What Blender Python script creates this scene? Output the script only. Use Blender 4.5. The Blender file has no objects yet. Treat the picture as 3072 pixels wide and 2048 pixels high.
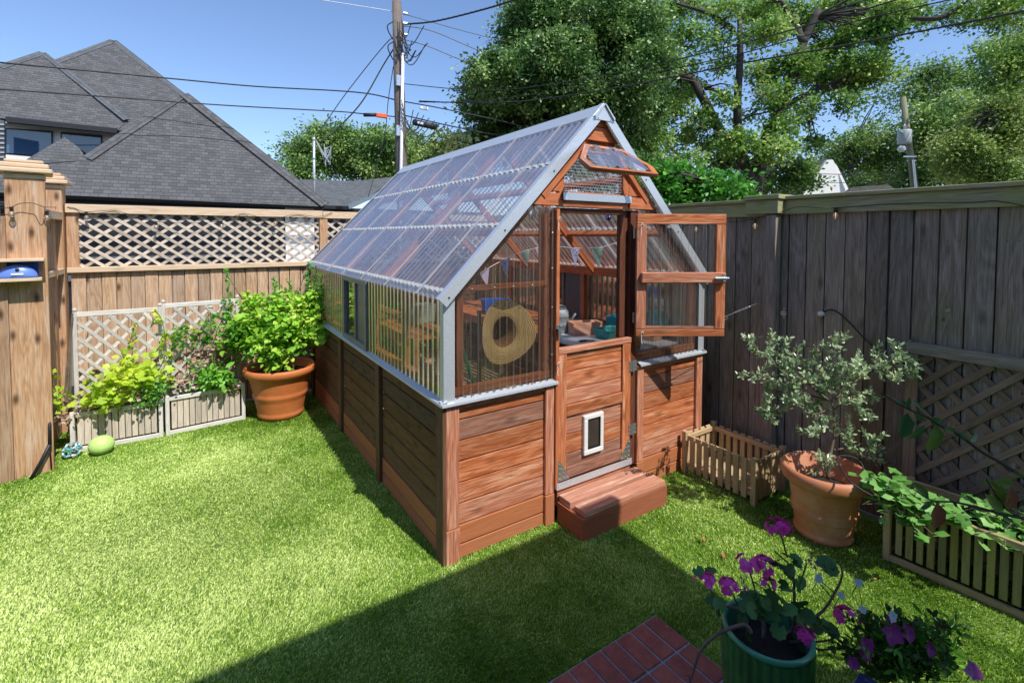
import bpy, math, random
import numpy as np
from mathutils import Vector, Matrix
random.seed(11)
rng = np.random.default_rng(11)
S = bpy.context.scene
COL = S.collection
R = math.radians
PI = math.pi

# ------------------------------------------------------------------ camera model
CF, CCY, YAW, PIT, ROL = 1463.7, 761.6, -0.5814, 0.0378, 0.0024
CAM = Vector((-1.2442, -2.6127, 1.9795))
FW = Vector((-math.sin(YAW)*math.cos(PIT), math.cos(YAW)*math.cos(PIT), -math.sin(PIT)))
_r = Vector((math.cos(YAW), math.sin(YAW), 0)); _u = _r.cross(FW)
RT = _r*math.cos(ROL)+_u*math.sin(ROL); UP = -_r*math.sin(ROL)+_u*math.cos(ROL)
def ray(x, y): return FW+RT*((x-1536)/CF)-UP*((y-CCY)/CF)
def at(x, y, ax, v):
    """point of the photo (3072 px wide) on the world plane axis=value"""
    d = ray(x, y); t = (v-CAM[ax])/d[ax]; return CAM+d*t
def dp(x, y, t): return CAM+ray(x, y)*t
def zin(x0, y0, s, a, b): return (x0+s*a, y0+s*b)

# ------------------------------------------------------------------ objects
def tag(o, label=None, cat=None, group=None, kind=None):
    if label: o['label'] = label
    if cat: o['category'] = cat
    if group: o['group'] = group
    if kind: o['kind'] = kind
    return o
def thing(name, loc, label, cat, group=None, rz=0):
    o = bpy.data.objects.new(name, None); COL.objects.link(o)
    o.location = loc; o.rotation_euler = (0, 0, rz); o.empty_display_size = .1
    return tag(o, label, cat, group)
def mw(o):
    m = Matrix.Translation(o.location) @ o.rotation_euler.to_matrix().to_4x4()
    if o.parent: m = mw(o.parent) @ o.matrix_parent_inverse @ m
    return m
def link(name, me, mats, parent=None, smooth=False, bevel=0, loc=None, label=None):
    o = bpy.data.objects.new(name, me); COL.objects.link(o)
    for m in (mats if isinstance(mats, (list, tuple)) else [mats]): me.materials.append(m)
    if loc is not None:
        me.transform(Matrix.Translation(-Vector(loc))); o.location = loc
    if parent:
        o.parent = parent; o.matrix_parent_inverse = mw(parent).inverted()
    if smooth: me.shade_smooth()
    if bevel:
        b = o.modifiers.new('bevel', 'BEVEL'); b.width = bevel; b.segments = 1; b.limit_method = 'ANGLE'
    if label: o['label'] = label
    return o
def copy_tree(o, delta=None, parent=None):
    c = o.copy(); COL.objects.link(c)
    if parent: c.parent = parent
    if delta is not None: c.location = o.location+Vector(delta)
    for ch in [x for x in list(COL.objects) if x.parent == o]: copy_tree(ch, None, c)
    return c

class MB:
    def __init__(s): s.v = []; s.f = []; s.uv = []; s.mi = []
    def face(s, idx, uv, m=0): s.f.append(tuple(idx)); s.uv.append(uv); s.mi.append(m)
    def obox(s, c, X, Y, Z, m=0):
        """box, half-extents as vectors; U runs along the longest"""
        c = Vector(c); X, Y, Z = Vector(X), Vector(Y), Vector(Z)
        b = len(s.v); L = [X.length*2, Y.length*2, Z.length*2]
        for i in range(8):
            s.v.append(c+X*(1 if i & 1 else -1)+Y*(1 if i & 2 else -1)+Z*(1 if i & 4 else -1))
        k = L.index(max(L)); ou, ov = random.random()*30, random.random()*30
        for ax, q in ((2, (0, 2, 3, 1)), (2, (4, 5, 7, 6)), (1, (0, 1, 5, 4)), (1, (2, 6, 7, 3)), (0, (0, 4, 6, 2)), (0, (1, 3, 7, 5))):
            a1, a2 = [a for a in (0, 1, 2) if a != ax]
            if a2 == k: a1, a2 = a2, a1
            uv = []
            for i in q:
                bits = (i & 1, (i >> 1) & 1, (i >> 2) & 1)
                uv.append((ou+bits[a1]*L[a1], ov+bits[a2]*L[a2]+ax*.37))
            s.face([b+i for i in q], uv, m)
    def box(s, x0, x1, y0, y1, z0, z1, m=0):
        s.obox(((x0+x1)/2, (y0+y1)/2, (z0+z1)/2), ((x1-x0)/2, 0, 0), (0, (y1-y0)/2, 0), (0, 0, (z1-z0)/2), m)
    def bar(s, p0, p1, w, h, up=(0, 0, 1), m=0):
        p0, p1 = Vector(p0), Vector(p1); d = (p1-p0).normalized(); side = d.cross(Vector(up))
        if side.length < 1e-5: side = d.cross(Vector((1, 0, 0)))
        side.normalize(); u = side.cross(d)
        s.obox((p0+p1)/2, (p1-p0)/2, side*w/2, u*h/2, m)
    def prism(s, pts, ext, m=0):
        """flat polygon extruded by vector ext"""
        pts = [Vector(p) for p in pts]; ext = Vector(ext); n = len(pts); b = len(s.v)
        s.v += pts+[p+ext for p in pts]
        e = (pts[1]-pts[0]); U = max(((pts[(i+1) % n]-pts[i]) for i in range(n)), key=lambda q: q.length).normalized()
        V = ext.normalized().cross(U); o = random.random()*20
        uv = [(o+p.dot(U), o+p.dot(V)) for p in pts]
        s.face(list(range(b, b+n)), uv, m); s.face([b+n+i for i in reversed(range(n))], uv[::-1], m)
        for i in range(n):
            j = (i+1) % n; l = (pts[j]-pts[i]).length
            s.face((b+i, b+n+i, b+n+j, b+j), [(o, o), (o, o+ext.length), (o+l, o+ext.length), (o+l, o)], m)
    def tube(s, pts, rad, n=8, m=0, cap=True):
        pts = [Vector(p) for p in pts]; k = len(pts)
        if not isinstance(rad, (list, tuple)): rad = [rad]*k
        b = len(s.v); L = 0; prev = None
        for i, p in enumerate(pts):
            d = (pts[min(i+1, k-1)]-pts[max(i-1, 0)]).normalized()
            if prev is None:
                a = d.cross(Vector((0, 0, 1)))
                if a.length < .05: a = d.cross(Vector((1, 0, 0)))
            else: a = prev-d*prev.dot(d)
            a.normalize(); prev = a; c = d.cross(a)
            for j in range(n):
                t = 2*PI*j/n; s.v.append(p+(a*math.cos(t)+c*math.sin(t))*rad[i])
        for i in range(k-1):
            l = (pts[i+1]-pts[i]).length
            for j in range(n):
                j2 = (j+1) % n; w = 2*PI*rad[i]/n
                s.face((b+i*n+j, b+i*n+j2, b+(i+1)*n+j2, b+(i+1)*n+j), [(L, j*w), (L, (j+1)*w), (L+l, (j+1)*w), (L+l, j*w)], m)
            L += l
        if cap:
            s.face([b+j for j in reversed(range(n))], [(0, 0)]*n, m); s.face([b+(k-1)*n+j for j in range(n)], [(0, 0)]*n, m)
    def lathe(s, prof, c, n=40, m=0, ribs=0, ribamp=0, close=False):
        c = Vector(c); b = len(s.v); k = len(prof); L = 0
        for (r, z) in prof:
            for j in range(n):
                t = 2*PI*j/n; rr = r*(1+ribamp*abs(math.sin(ribs*t/2))) if ribs else r
                s.v.append(c+Vector((rr*math.cos(t), rr*math.sin(t), z)))
        for i in range(k-1):
            l = math.dist(prof[i], prof[i+1])
            for j in range(n):
                j2 = (j+1) % n
                s.face((b+i*n+j, b+i*n+j2, b+(i+1)*n+j2, b+(i+1)*n+j), [(j/n, L), ((j+1)/n, L), ((j+1)/n, L+l), (j/n, L+l)], m)
            L += l
        if close: s.face([b+j for j in reversed(range(n))], [(0, 0)]*n, m)
    def ball(s, c, r, sc=(1, 1, 1), n=16, m=0, fn=None):
        c = Vector(c); b = len(s.v); k = n//2
        for i in range(k+1):
            ph = PI*i/k
            for j in range(n):
                t = 2*PI*j/n; q = Vector((math.sin(ph)*math.cos(t), math.sin(ph)*math.sin(t), math.cos(ph)))
                f = fn(q) if fn else 1
                s.v.append(c+Vector((q.x*sc[0], q.y*sc[1], q.z*sc[2]))*r*f)
        for i in range(k):
            for j in range(n):
                j2 = (j+1) % n
                s.face((b+i*n+j, b+(i+1)*n+j, b+(i+1)*n+j2, b+i*n+j2), [(j/n, i/k), (j/n, (i+1)/k), ((j+1)/n, (i+1)/k), ((j+1)/n, i/k)], m)
    def quad(s, pts, uv=None, m=0):
        b = len(s.v); s.v += [Vector(p) for p in pts]
        s.face(range(b, b+len(pts)), uv or [(0, 0)]*len(pts), m)
    def mesh(s, name):
        me = bpy.data.meshes.new(name); me.from_pydata([tuple(p) for p in s.v], [], s.f)
        ul = me.uv_layers.new(name='UVMap'); ul.data.foreach_set('uv', [c for u in s.uv for p in u for c in p])
        if any(s.mi): me.polygons.foreach_set('material_index', s.mi)
        me.update(); return me
    def build(s, name, mats, parent=None, **k): return link(name, s.mesh(name), mats, parent, **k)
    def top(s, name, mats, label, cat, group=None, kind=None, base=None, **k):
        if base is None:
            xs = [p[0] for p in s.v]; ys = [p[1] for p in s.v]; zs = [p[2] for p in s.v]
            base = ((min(xs)+max(xs))/2, (min(ys)+max(ys))/2, min(zs))
        return tag(link(name, s.mesh(name), mats, None, loc=base, **k), label, cat, group, kind)

def spline(P, n=6):
    """Catmull-Rom through points (tuples of any length)"""
    P = [np.array(p, float) for p in P]; out = []
    Q = [2*P[0]-P[1]]+P+[2*P[-1]-P[-2]]
    for i in range(1, len(Q)-2):
        for k in range(n):
            t = k/n; a, b, c, d = Q[i-1], Q[i], Q[i+1], Q[i+2]
            out.append(.5*((2*b)+(-a+c)*t+(2*a-5*b+4*c-d)*t*t+(-a+3*b-3*c+d)*t**3))
    out.append(P[-1]); return out

# ------------------------------------------------------------------ node materials
class NM:
    def __init__(s, name):
        s.m = bpy.data.materials.new(name); s.m.use_nodes = True; s.t = s.m.node_tree; s.t.nodes.clear()
        s.out = s.t.nodes.new('ShaderNodeOutputMaterial')
    def n(s, typ, **k):
        nd = s.t.nodes.new('ShaderNode'+typ)
        for a, v in k.items():
            if a.startswith('i_'):
                key = a[2:].replace('_', ' '); 
                key = int(key) if key.isdigit() else key
                if hasattr(v, 'is_output'): s.t.links.new(v, nd.inputs[key])
                else: nd.inputs[key].default_value = v
            else: setattr(nd, a, v)
        return nd
    def math(s, op, a, b=0., c=0.):
        nd = s.t.nodes.new('ShaderNodeMath'); nd.operation = op
        for i, v in enumerate((a, b, c)):
            if hasattr(v, 'is_output'): s.t.links.new(v, nd.inputs[i])
            else: nd.inputs[i].default_value = v
        return nd.outputs[0]
    def vmul(s, vec, sc, add=(0, 0, 0)):
        nd = s.n('Mapping'); s.t.links.new(vec, nd.inputs[0]); nd.inputs['Scale'].default_value = sc; nd.inputs['Location'].default_value = add
        return nd.outputs[0]
    def noise(s, vec, scale=1., detail=3., rough=.55, dist=0.):
        nd = s.n('TexNoise'); s.t.links.new(vec, nd.inputs['Vector']); nd.inputs['Scale'].default_value = scale
        nd.inputs['Detail'].default_value = detail; nd.inputs['Roughness'].default_value = rough; nd.inputs['Distortion'].default_value = dist
        return nd.outputs['Fac']
    def ramp(s, fac, stops):
        nd = s.n('ValToRGB'); s.t.links.new(fac, nd.inputs[0]); e = nd.color_ramp.elements
        while len(e) < len(stops): e.new(.5)
        for el, (p, c) in zip(e, stops):
            el.position = p; el.color = (*c, 1) if len(c) == 3 else c
        return nd.outputs[0]
    def mix(s, fac, a, b, mode='MIX'):
        nd = s.n('Mix', data_type='RGBA', blend_type=mode)
        for key, v in ((0, fac), (6, a), (7, b)):
            if hasattr(v, 'is_output'): s.t.links.new(v, nd.inputs[key])
            else: nd.inputs[key].default_value = v if key == 0 else (*v, 1)
        return nd.outputs[2]
    def mrange(s, v, a, b, c=0., d=1.):
        nd = s.n('MapRange'); s.t.links.new(v, nd.inputs[0])
        for i, q in enumerate((a, b, c, d)): nd.inputs[i+1].default_value = q
        return nd.outputs[0]
    def bump(s, h, dist=.002, strength=.6):
        nd = s.n('Bump'); s.t.links.new(h, nd.inputs['Height']); nd.inputs['Distance'].default_value = dist; nd.inputs['Strength'].default_value = strength
        return nd.outputs[0]
    def bsdf(s, color, rough=.6, metal=0., normal=None, spec=.5, **k):
        nd = s.n('BsdfPrincipled')
        for key, v in (('Base Color', color), ('Roughness', rough), ('Metallic', metal), ('Specular IOR Level', spec)):
            if hasattr(v, 'is_output'): s.t.links.new(v, nd.inputs[key])
            else: nd.inputs[key].default_value = (*v, 1) if isinstance(v, tuple) and len(v) == 3 else v
        if normal is not None: s.t.links.new(normal, nd.inputs['Normal'])
        for a, v in k.items(): nd.inputs[a.replace('_', ' ')].default_value = v
        return nd.outputs[0]
    def done(s, sh): s.t.links.new(sh, s.out.inputs[0]); return s.m
    def rnd(s): return s.n('NewGeometry').outputs['Random Per Island']
    def uv(s): return s.n('TexCoord').outputs['UV']
    def obj(s): return s.n('TexCoord').outputs['Object']
    def pos(s): return s.n('NewGeometry').outputs['Position']

def wood(name, dark, mid, light, rough=.72, knots=.6, var=.25, wear=None, wearamt=.5, tint=None, tintamt=.5, grain=1.):
    q = NM(name); r = q.rnd(); uv = q.uv()
    off = q.n('CombineXYZ'); q.t.links.new(q.math('MULTIPLY', r, 57.), off.inputs[0]); q.t.links.new(q.math('MULTIPLY', r, 131.), off.inputs[1])
    add = q.n('VectorMath', operation='ADD'); q.t.links.new(uv, add.inputs[0]); q.t.links.new(off.outputs[0], add.inputs[1]); v = add.outputs[0]
    n1 = q.noise(q.vmul(v, (1.1, 9, 1)), 1, 3, .5, .4)
    rings = q.math('SINE', q.math('MULTIPLY', n1, 60.))
    rings = q.math('MULTIPLY_ADD', rings, .5, .5)
    n2 = q.noise(q.vmul(v, (2.4, 92, 1)), 1, 4, .6, .2)
    n3 = q.noise(q.vmul(v, (7, 260, 1)), 1, 3, .7)
    f = q.math('ADD', q.math('MULTIPLY', rings, .13*grain), q.math('ADD', q.math('MULTIPLY', n2, .5), q.math('MULTIPLY', n3, .55)))
    f = q.mrange(f, .28, .90)
    c = q.ramp(f, [(0, dark), (.5, mid), (1, light)])
    if wear:
        w = q.mrange(q.noise(q.vmul(v, (1.2, 14, 1)), 1.6, 5, .65), .50, .66, 0, wearamt)
        w = q.math('MULTIPLY', w, q.mrange(n3, .35, .6))
        c = q.mix(w, c, wear)
    if tint:
        w = q.mrange(q.noise(q.vmul(q.pos(), (1, 1, .6)), 2.2, 4, .6), .42, .68, 0, tintamt)
        c = q.mix(w, c, tint)
    if knots:
        vo = q.n('TexVoronoi', feature='F1', voronoi_dimensions='2D'); q.t.links.new(q.vmul(v, (2.3, 5.5, 1)), vo.inputs['Vector']); vo.inputs['Scale'].default_value = 1.
        k = q.mrange(vo.outputs['Distance'], .035, .15, knots, 0)
        gate = q.math('GREATER_THAN', vo.outputs['Color'], .40)
        c = q.mix(q.math('MULTIPLY', k, gate), c, tuple(x*.35 for x in dark))
    h = q.n('HueSaturation'); q.t.links.new(c, h.inputs['Color'])
    q.t.links.new(q.mrange(r, 0, 1, 1-var, 1+var), h.inputs['Value'])
    q.t.links.new(q.mrange(q.math('FRACT', q.math('MULTIPLY', r, 7.3)), 0, 1, 1-var*.5, 1+var*.35), h.inputs['Saturation'])
    nb = q.bump(q.math('ADD', n3, q.math('MULTIPLY', rings, .4)), .0016, .7)
    return q.done(q.bsdf(h.outputs[0], rough, normal=nb, spec=.3))

def plain(name, col, rough=.6, metal=0., var=.12, scale=14, bump=0., spec=.5, dirt=None):
    q = NM(name); o = q.obj(); n = q.noise(o, scale, 5, .6)
    c = q.mix(q.mrange(n, .3, .7), tuple(x*(1-var) for x in col), tuple(min(1, x*(1+var)) for x in col))
    if dirt: c = q.mix(q.mrange(q.noise(o, scale*.35, 6, .65), .5, .72, 0, .8), c, dirt)
    nb = q.bump(n, .002, bump) if bump else None
    return q.done(q.bsdf(c, rough, metal, nb, spec))

def leafm(name, cols, rough=.45, trans=.35, spec=.4, nscale=3.):
    """leaves: each leaf its own shade, translucent against the light"""
    q = NM(name); r = q.rnd(); f = q.math('ADD', q.math('MULTIPLY', r, .34), q.math('MULTIPLY', q.mrange(q.noise(q.pos(), nscale, 3), .32, .68), .66))
    k = len(cols); c = q.ramp(f, [(.05+.9*i/(k-1), cc) for i, cc in enumerate(cols)])
    b = q.bsdf(c, rough, spec=spec)
    t = q.n('BsdfTranslucent'); q.t.links.new(q.mix(.5, c, (.55, .75, .12), 'MULTIPLY') if False else c, t.inputs[0])
    mx = q.n('MixShader'); mx.inputs[0].default_value = trans; q.t.links.new(b, mx.inputs[1]); q.t.links.new(t.outputs[0], mx.inputs[2])
    return q.done(mx.outputs[0])

def clear_sheet(name, tint, refl=.16, haze=.1, rough=.12, hazecol=(.75, .8, .9), dirt=.1, edge=0., streak=0., glc=(.9, .93, 1, 1), fk=.7):
    """thin clear plastic: mostly see-through, some sheen and a little milky scatter"""
    q = NM(name)
    tr = q.n('BsdfTransparent'); tr.inputs[0].default_value = (*tint, 1)
    gl = q.n('BsdfGlossy'); gl.inputs['Roughness'].default_value = rough; gl.inputs[0].default_value = glc
    df = q.n('BsdfDiffuse'); df.inputs[0].default_value = (*hazecol, 1)
    tl = q.n('BsdfTranslucent'); tl.inputs[0].default_value = (*hazecol, 1)
    hz = q.n('MixShader'); hz.inputs[0].default_value = .5; q.t.links.new(df.outputs[0], hz.inputs[1]); q.t.links.new(tl.outputs[0], hz.inputs[2])
    lw = q.n('LayerWeight'); lw.inputs[0].default_value = .35
    n = q.noise(q.vmul(q.pos(), (9, 9, 3)), 1, 5, .7)
    hf = q.math('ADD', haze, q.mrange(n, .5, .8, 0, dirt))
    if streak: hf = q.math('ADD', hf, q.mrange(q.noise(q.vmul(q.pos(), (1.3, 34, 1.3)), 1, 3, .7), .52, .72, 0, streak))  # bright glossy streaks along the slope, put into the haze
    if edge: hf = q.math('ADD', hf, q.math('MULTIPLY', lw.outputs['Facing'], edge))
    m1 = q.n('MixShader'); q.t.links.new(hf, m1.inputs[0]); q.t.links.new(tr.outputs[0], m1.inputs[1]); q.t.links.new(hz.outputs[0], m1.inputs[2])
    fr = q.math('MULTIPLY_ADD', lw.outputs['Fresnel'], fk, refl)
    m2 = q.n('MixShader'); q.t.links.new(fr, m2.inputs[0]); q.t.links.new(m1.outputs[0], m2.inputs[1]); q.t.links.new(gl.outputs[0], m2.inputs[2])
    return q.done(m2.outputs[0])

# ------------------------------------------------------------------ leaf scattering
LEAF_OVAL = (np.array([(0, 0, 0), (.22, .3, .05), (.2, .7, .04), (0, 1, -.05), (-.2, .7, .04), (-.22, .3, .05), (0, .5, -.02)]),
             np.array([(0, 1, 6), (1, 2, 6), (2, 3, 6), (3, 4, 6), (4, 5, 6), (5, 0, 6)]))
LEAF_WIDE = (np.array([(0, 0, 0), (.42, .12, .05), (.45, .5, .06), (0, 1, -.1), (-.45, .5, .06), (-.42, .12, .05), (0, .45, -.03)]), LEAF_OVAL[1])
LEAF_KITE = (np.array([(0, 0, 0), (.3, .5, .06), (0, 1, -.04), (-.3, .5, .06)]), np.array([(0, 1, 2), (0, 2, 3)]))
LEAF_NARROW = (np.array([(0, 0, 0), (.13, .5, .03), (0, 1, -.05), (-.13, .5, .03)]), LEAF_KITE[1])
def _lobed(n=14, lob=5, amp=.16):
    v = [(0, .1, 0)]
    for i in range(n):
        t = 2*PI*i/n - PI/2; rr = .5*(1+amp*math.cos(lob*(t+PI/2)+PI))
        if i == 0: rr = .2
        v.append((rr*math.cos(t), .5+rr*math.sin(t), .1*math.cos(2*t)*.5))
    v[0] = (0, .45, -.05)
    return np.array(v), np.array([(0, 1+i, 1+(i+1) % n) for i in range(n)])
LEAF_LOBED = _lobed(); LEAF_ROUND = _lobed(16, 8, .07)
def basis(dirs, ups=None):
    """rotation matrices whose Y follows dirs, Z tilts towards ups"""
    d = dirs/np.linalg.norm(dirs, axis=1)[:, None]
    if ups is None: ups = rng.normal(size=d.shape)
    x = np.cross(d, ups); x /= np.linalg.norm(x, axis=1)[:, None]+1e-9
    z = np.cross(x, d)
    return np.stack([x, d, z], axis=2)
def tri_mesh(name, V, F):
    me = bpy.data.meshes.new(name); me.vertices.add(len(V)); me.vertices.foreach_set('co', V.astype(np.float32).ravel())
    me.loops.add(len(F)*3); me.loops.foreach_set('vertex_index', F.astype(np.int32).ravel())
    me.polygons.add(len(F)); me.polygons.foreach_set('loop_start', np.arange(0, len(F)*3, 3, dtype=np.int32))
    me.update(calc_edges=True); return me
def scatter(tmpl, P, Rm, size):
    tv, tf = tmpl; N = len(P); k = len(tv)
    if tv.shape[0] and np.ndim(size) == 0: size = np.full(N, size)
    V = np.einsum('nij,kj->nki', Rm, tv)*size[:, None, None]+P[:, None, :]
    F = (tf[None]+(np.arange(N)*k)[:, None, None])
    return V.reshape(-1, 3), F.reshape(-1, 3)
class Leaves:
    def __init__(s): s.V = []; s.F = []; s.n = 0
    def add(s, tmpl, P, dirs, size, ups=None):
        if len(P) == 0: return
        V, F = scatter(tmpl, np.asarray(P, float), basis(np.asarray(dirs, float), ups), size)
        s.V.append(V); s.F.append(F+s.n); s.n += len(V)
    def along(s, pts, tmpl, step, size, spread=.9, jit=.0, start=0.):
        """leaves along a twig"""
        pts = [np.array(p, float) for p in pts]; P = []; D = []
        tot = sum(np.linalg.norm(pts[i+1]-pts[i]) for i in range(len(pts)-1)); acc = 0
        for i in range(len(pts)-1):
            a, b = pts[i], pts[i+1]; l = np.linalg.norm(b-a); d = (b-a)/max(l, 1e-6)
            for t in np.arange(0, l, step):
                if (acc+t)/tot < start: continue
                for k in (0, 1):
                    q = rng.normal(size=3); q -= d*q.dot(d); q /= np.linalg.norm(q)
                    P.append(a+d*t+rng.normal(size=3)*jit); D.append(d*.7+q*spread)
            acc += l
        if P: s.add(tmpl, P, D, size*rng.uniform(.7, 1.2, len(P)))
    def mass(s, c, rad, n, size, tmpl=LEAF_KITE, clump=.22, per=26, sq=.8, up=.35):
        """n leaves gathered in small clumps over a rounded mass"""
        k = max(1, n//per); u = rng.normal(size=(k, 3)); u /= np.linalg.norm(u, axis=1)[:, None]
        rr = rng.uniform(.25, 1, k)**.55
        cc = np.array(c)+u*rr[:, None]*np.array((rad, rad, rad*sq))
        P = np.repeat(cc, per, 0); m = len(P)
        off = rng.normal(size=(m, 3))*clump*rng.uniform(.5, 1.2, k).repeat(per)[:, None]; off[:, 2] *= .6
        D = off/clump*.6+rng.normal(size=(m, 3))*.6; D[:, 2] -= .15
        ups = rng.normal(size=(m, 3))*.6; ups[:, 2] += up*2; ups[:, 1] -= .3
        s.add(tmpl, P+off, D, size*rng.uniform(.6, 1.25, m), ups)
    def build(s, name, mat, parent=None, **k):
        return link(name, tri_mesh(name, np.concatenate(s.V), np.concatenate(s.F)), mat, parent, **k)
# ------------------------------------------------------------------ materials
M = {}
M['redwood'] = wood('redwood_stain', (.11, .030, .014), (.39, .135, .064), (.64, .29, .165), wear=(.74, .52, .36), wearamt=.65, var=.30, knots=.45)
M['redwood_shaded'] = wood('redwood_shaded', (.045, .018, .009), (.125, .056, .026), (.21, .105, .05), wear=(.20, .145, .09), wearamt=.4, var=.25)  # darker copy of the stain, with the side walls' shade in its colour
M['redframe'] = wood('red_frame_timber', (.20, .05, .018), (.46, .135, .045), (.62, .24, .10), var=.14, knots=.4)
M['skirt'] = wood('brown_skirt_board', (.32, .105, .042), (.43, .155, .066), (.52, .22, .10), var=.08, knots=0, grain=.4)
M['step'] = wood('painted_step', (.30, .12, .07), (.50, .23, .15), (.64, .35, .25), wear=(.80, .62, .44), wearamt=.95, var=.08, knots=.2, grain=.4)
M['fence_sun'] = wood('sunlit_fence_board', (.18, .10, .05), (.47, .31, .19), (.68, .52, .37), wear=(.60, .52, .43), wearamt=.6, var=.25, knots=.9)
M['post_cedar'] = wood('cedar_post', (.17, .075, .03), (.43, .24, .12), (.64, .42, .26), wear=(.56, .46, .36), wearamt=.8, var=.25, knots=.9)
M['rail'] = wood('pale_rail', (.46, .31, .19), (.66, .49, .33), (.76, .61, .45), var=.1, knots=.3)
M['fence_shade'] = wood('weathered_fence_board', (.055, .043, .034), (.24, .19, .155), (.45, .375, .32), wear=(.44, .41, .41), wearamt=.5, var=.3, knots=.5, tint=(.17, .16, .07), tintamt=.5)
M['mossy'] = wood('mossy_rail', (.13, .12, .06), (.32, .295, .17), (.48, .45, .30), var=.12, knots=.3, tint=(.28, .33, .08), tintamt=.8)
M['grey_lattice'] = wood('grey_weathered_lath', (.36, .33, .30), (.62, .58, .54), (.78, .74, .70), var=.2, knots=0)
M['tan_lattice'] = wood('tan_weathered_lath', (.34, .27, .21), (.60, .51, .42), (.74, .65, .56), var=.2, knots=0)
M['picket'] = wood('planter_picket', (.22, .15, .08), (.48, .34, .19), (.62, .47, .30), var=.15, knots=.2, tint=(.2, .19, .07), tintamt=.5)
M['mossplanter'] = wood('mossy_planter_slat', (.14, .11, .045), (.34, .28, .13), (.48, .41, .22), var=.25, knots=.2, tint=(.28, .29, .08), tintamt=.7)
M['dark_lattice'] = wood('brown_lattice', (.09, .06, .042), (.23, .165, .115), (.33, .25, .18), var=.2, knots=0)
M['floor_ply'] = wood('greenhouse_floor', (.48, .33, .16), (.72, .52, .28), (.84, .66, .40), var=.1, knots=.5)
M['polewood'] = wood('pole_timber', (.05, .04, .035), (.16, .125, .105), (.30, .25, .21), var=.05, knots=0)

def galv(name, base=(.56, .60, .64), rough=.42):
    q = NM(name); vo = q.n('TexVoronoi'); q.t.links.new(q.obj(), vo.inputs['Vector']); vo.inputs['Scale'].default_value = 160
    c = q.mix(q.mrange(vo.outputs['Distance'], 0, .7), tuple(x*.86 for x in base), tuple(min(1, x*1.12) for x in base))
    return q.done(q.bsdf(c, rough, .45))
M['galv'] = galv('galvanised_steel')
M['steel'] = plain('zinc_hardware', (.55, .57, .58), .3, .85, .15, 60)
M['screw'] = plain('screw_head', (.45, .46, .48), .3, .8)
M['roofsheet'] = clear_sheet('clear_roof_sheet', (.95, .95, .95), refl=.05, haze=.06, rough=.2, hazecol=(.78, .79, .82), dirt=.10, edge=.18, streak=.34, glc=(.95, .93, .92, 1), fk=.42)
M['roofglint'] = clear_sheet('roof_sheet_glint', (.95, .95, .95), refl=.10, haze=.15, rough=.25, hazecol=(.86, .86, .88), dirt=.08, streak=.30, glc=(.95, .95, .95, 1), fk=.4)  # corrugation highlights put into one flank as a milkier colour
M['sheetlap'] = clear_sheet('sheet_lap', (.9, .9, .93), refl=.04, haze=.62, rough=.4, hazecol=(.95, .93, .92), dirt=.1, fk=.2)
M['wallsheet'] = clear_sheet('clear_wall_sheet', (.96, .955, .92), refl=.04, haze=.015, rough=.08, hazecol=(.80, .76, .62), dirt=.07, edge=.05)
M['ribside'] = clear_sheet('side_sheet_rib', (.9, .88, .7), refl=.06, haze=.32, rough=.2, hazecol=(.72, .66, .40), dirt=.1)  # sunlit yellowish bars put into the rib colour
M['ribfront'] = clear_sheet('gable_sheet_rib', (.95, .94, .9), refl=.06, haze=.20, rough=.2, hazecol=(.9, .86, .78), dirt=.1)  # light vertical lines put into the ribs as pale haze
M['filler'] = plain('white_closure_strip', (.50, .52, .53), .6)
M['glass'] = clear_sheet('window_glass', (.75, .8, .8), refl=.2, haze=.02, rough=.02, dirt=.05)
M['white'] = plain('white_plastic', (.78, .77, .74), .4, var=.05)
M['greyframe'] = plain('grey_vinyl_frame', (.22, .22, .20), .5)
M['black'] = plain('black_plastic', (.012, .012, .013), .45)
M['rubber'] = plain('cable_black', (.02, .02, .022), .6)
M['terra'] = plain('terracotta_orange', (.60, .175, .05), .55, var=.10, scale=9, bump=.2, dirt=(.58, .21, .08))
M['terra2'] = plain('terracotta_pink', (.52, .20, .095), .6, var=.12, scale=8, bump=.25, dirt=(.66, .40, .28))
M['brickbox'] = plain('clay_box', (.70, .36, .23), .75, var=.12, scale=20, bump=.3)
M['greenpot'] = plain('glazed_green', (.03, .13, .032), .18, var=.25, scale=10)
M['greenpot_rim'] = plain('glazed_green_rim', (.05, .24, .14), .2, var=.2, scale=10)
M['soil'] = plain('potting_soil', (.016, .012, .009), .95, var=.7, scale=60, bump=1.)
M['teal'] = plain('teal_tray', (.03, .30, .26), .3, var=.3, scale=18, dirt=(.12, .28, .26))
M['blue'] = plain('blue_plastic', (.03, .10, .42), .35, var=.2)
M['bluebin'] = plain('teal_blue_bin', (.01, .20, .28), .3)
M['navy'] = plain('dark_blue_planter', (.012, .02, .085), .3)
M['slate'] = plain('slate_blue_panel', (.07, .09, .16), .6)
M['whitetop'] = plain('weathered_white_tabletop', (.62, .62, .60), .55, var=.25, scale=7, dirt=(.30, .32, .33))
M['yellow'] = plain('yellow_label_bottle', (.75, .60, .02), .35)
M['greencap'] = plain('green_plastic', (.0, .32, .10), .35)
M['stakegreen'] = plain('green_cane', (.01, .17, .06), .35)
M['copper'] = plain('terracotta_small', (.45, .15, .07), .7)
M['bark'] = plain('bark', (.055, .046, .038), .9, var=.5, scale=12, bump=1.)
M['bark_pale'] = plain('pale_bark', (.20, .17, .135), .9, var=.5, scale=7, bump=1.)
M['twig'] = plain('twig', (.16, .12, .09), .8, var=.3)
M['siding'] = plain('grey_siding', (.10, .105, .11), .6)
M['whitewall'] = plain('white_wall', (.80, .80, .78), .6, var=.04)
M['charcoal'] = plain('charcoal_trim', (.012, .012, .015), .5)
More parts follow.
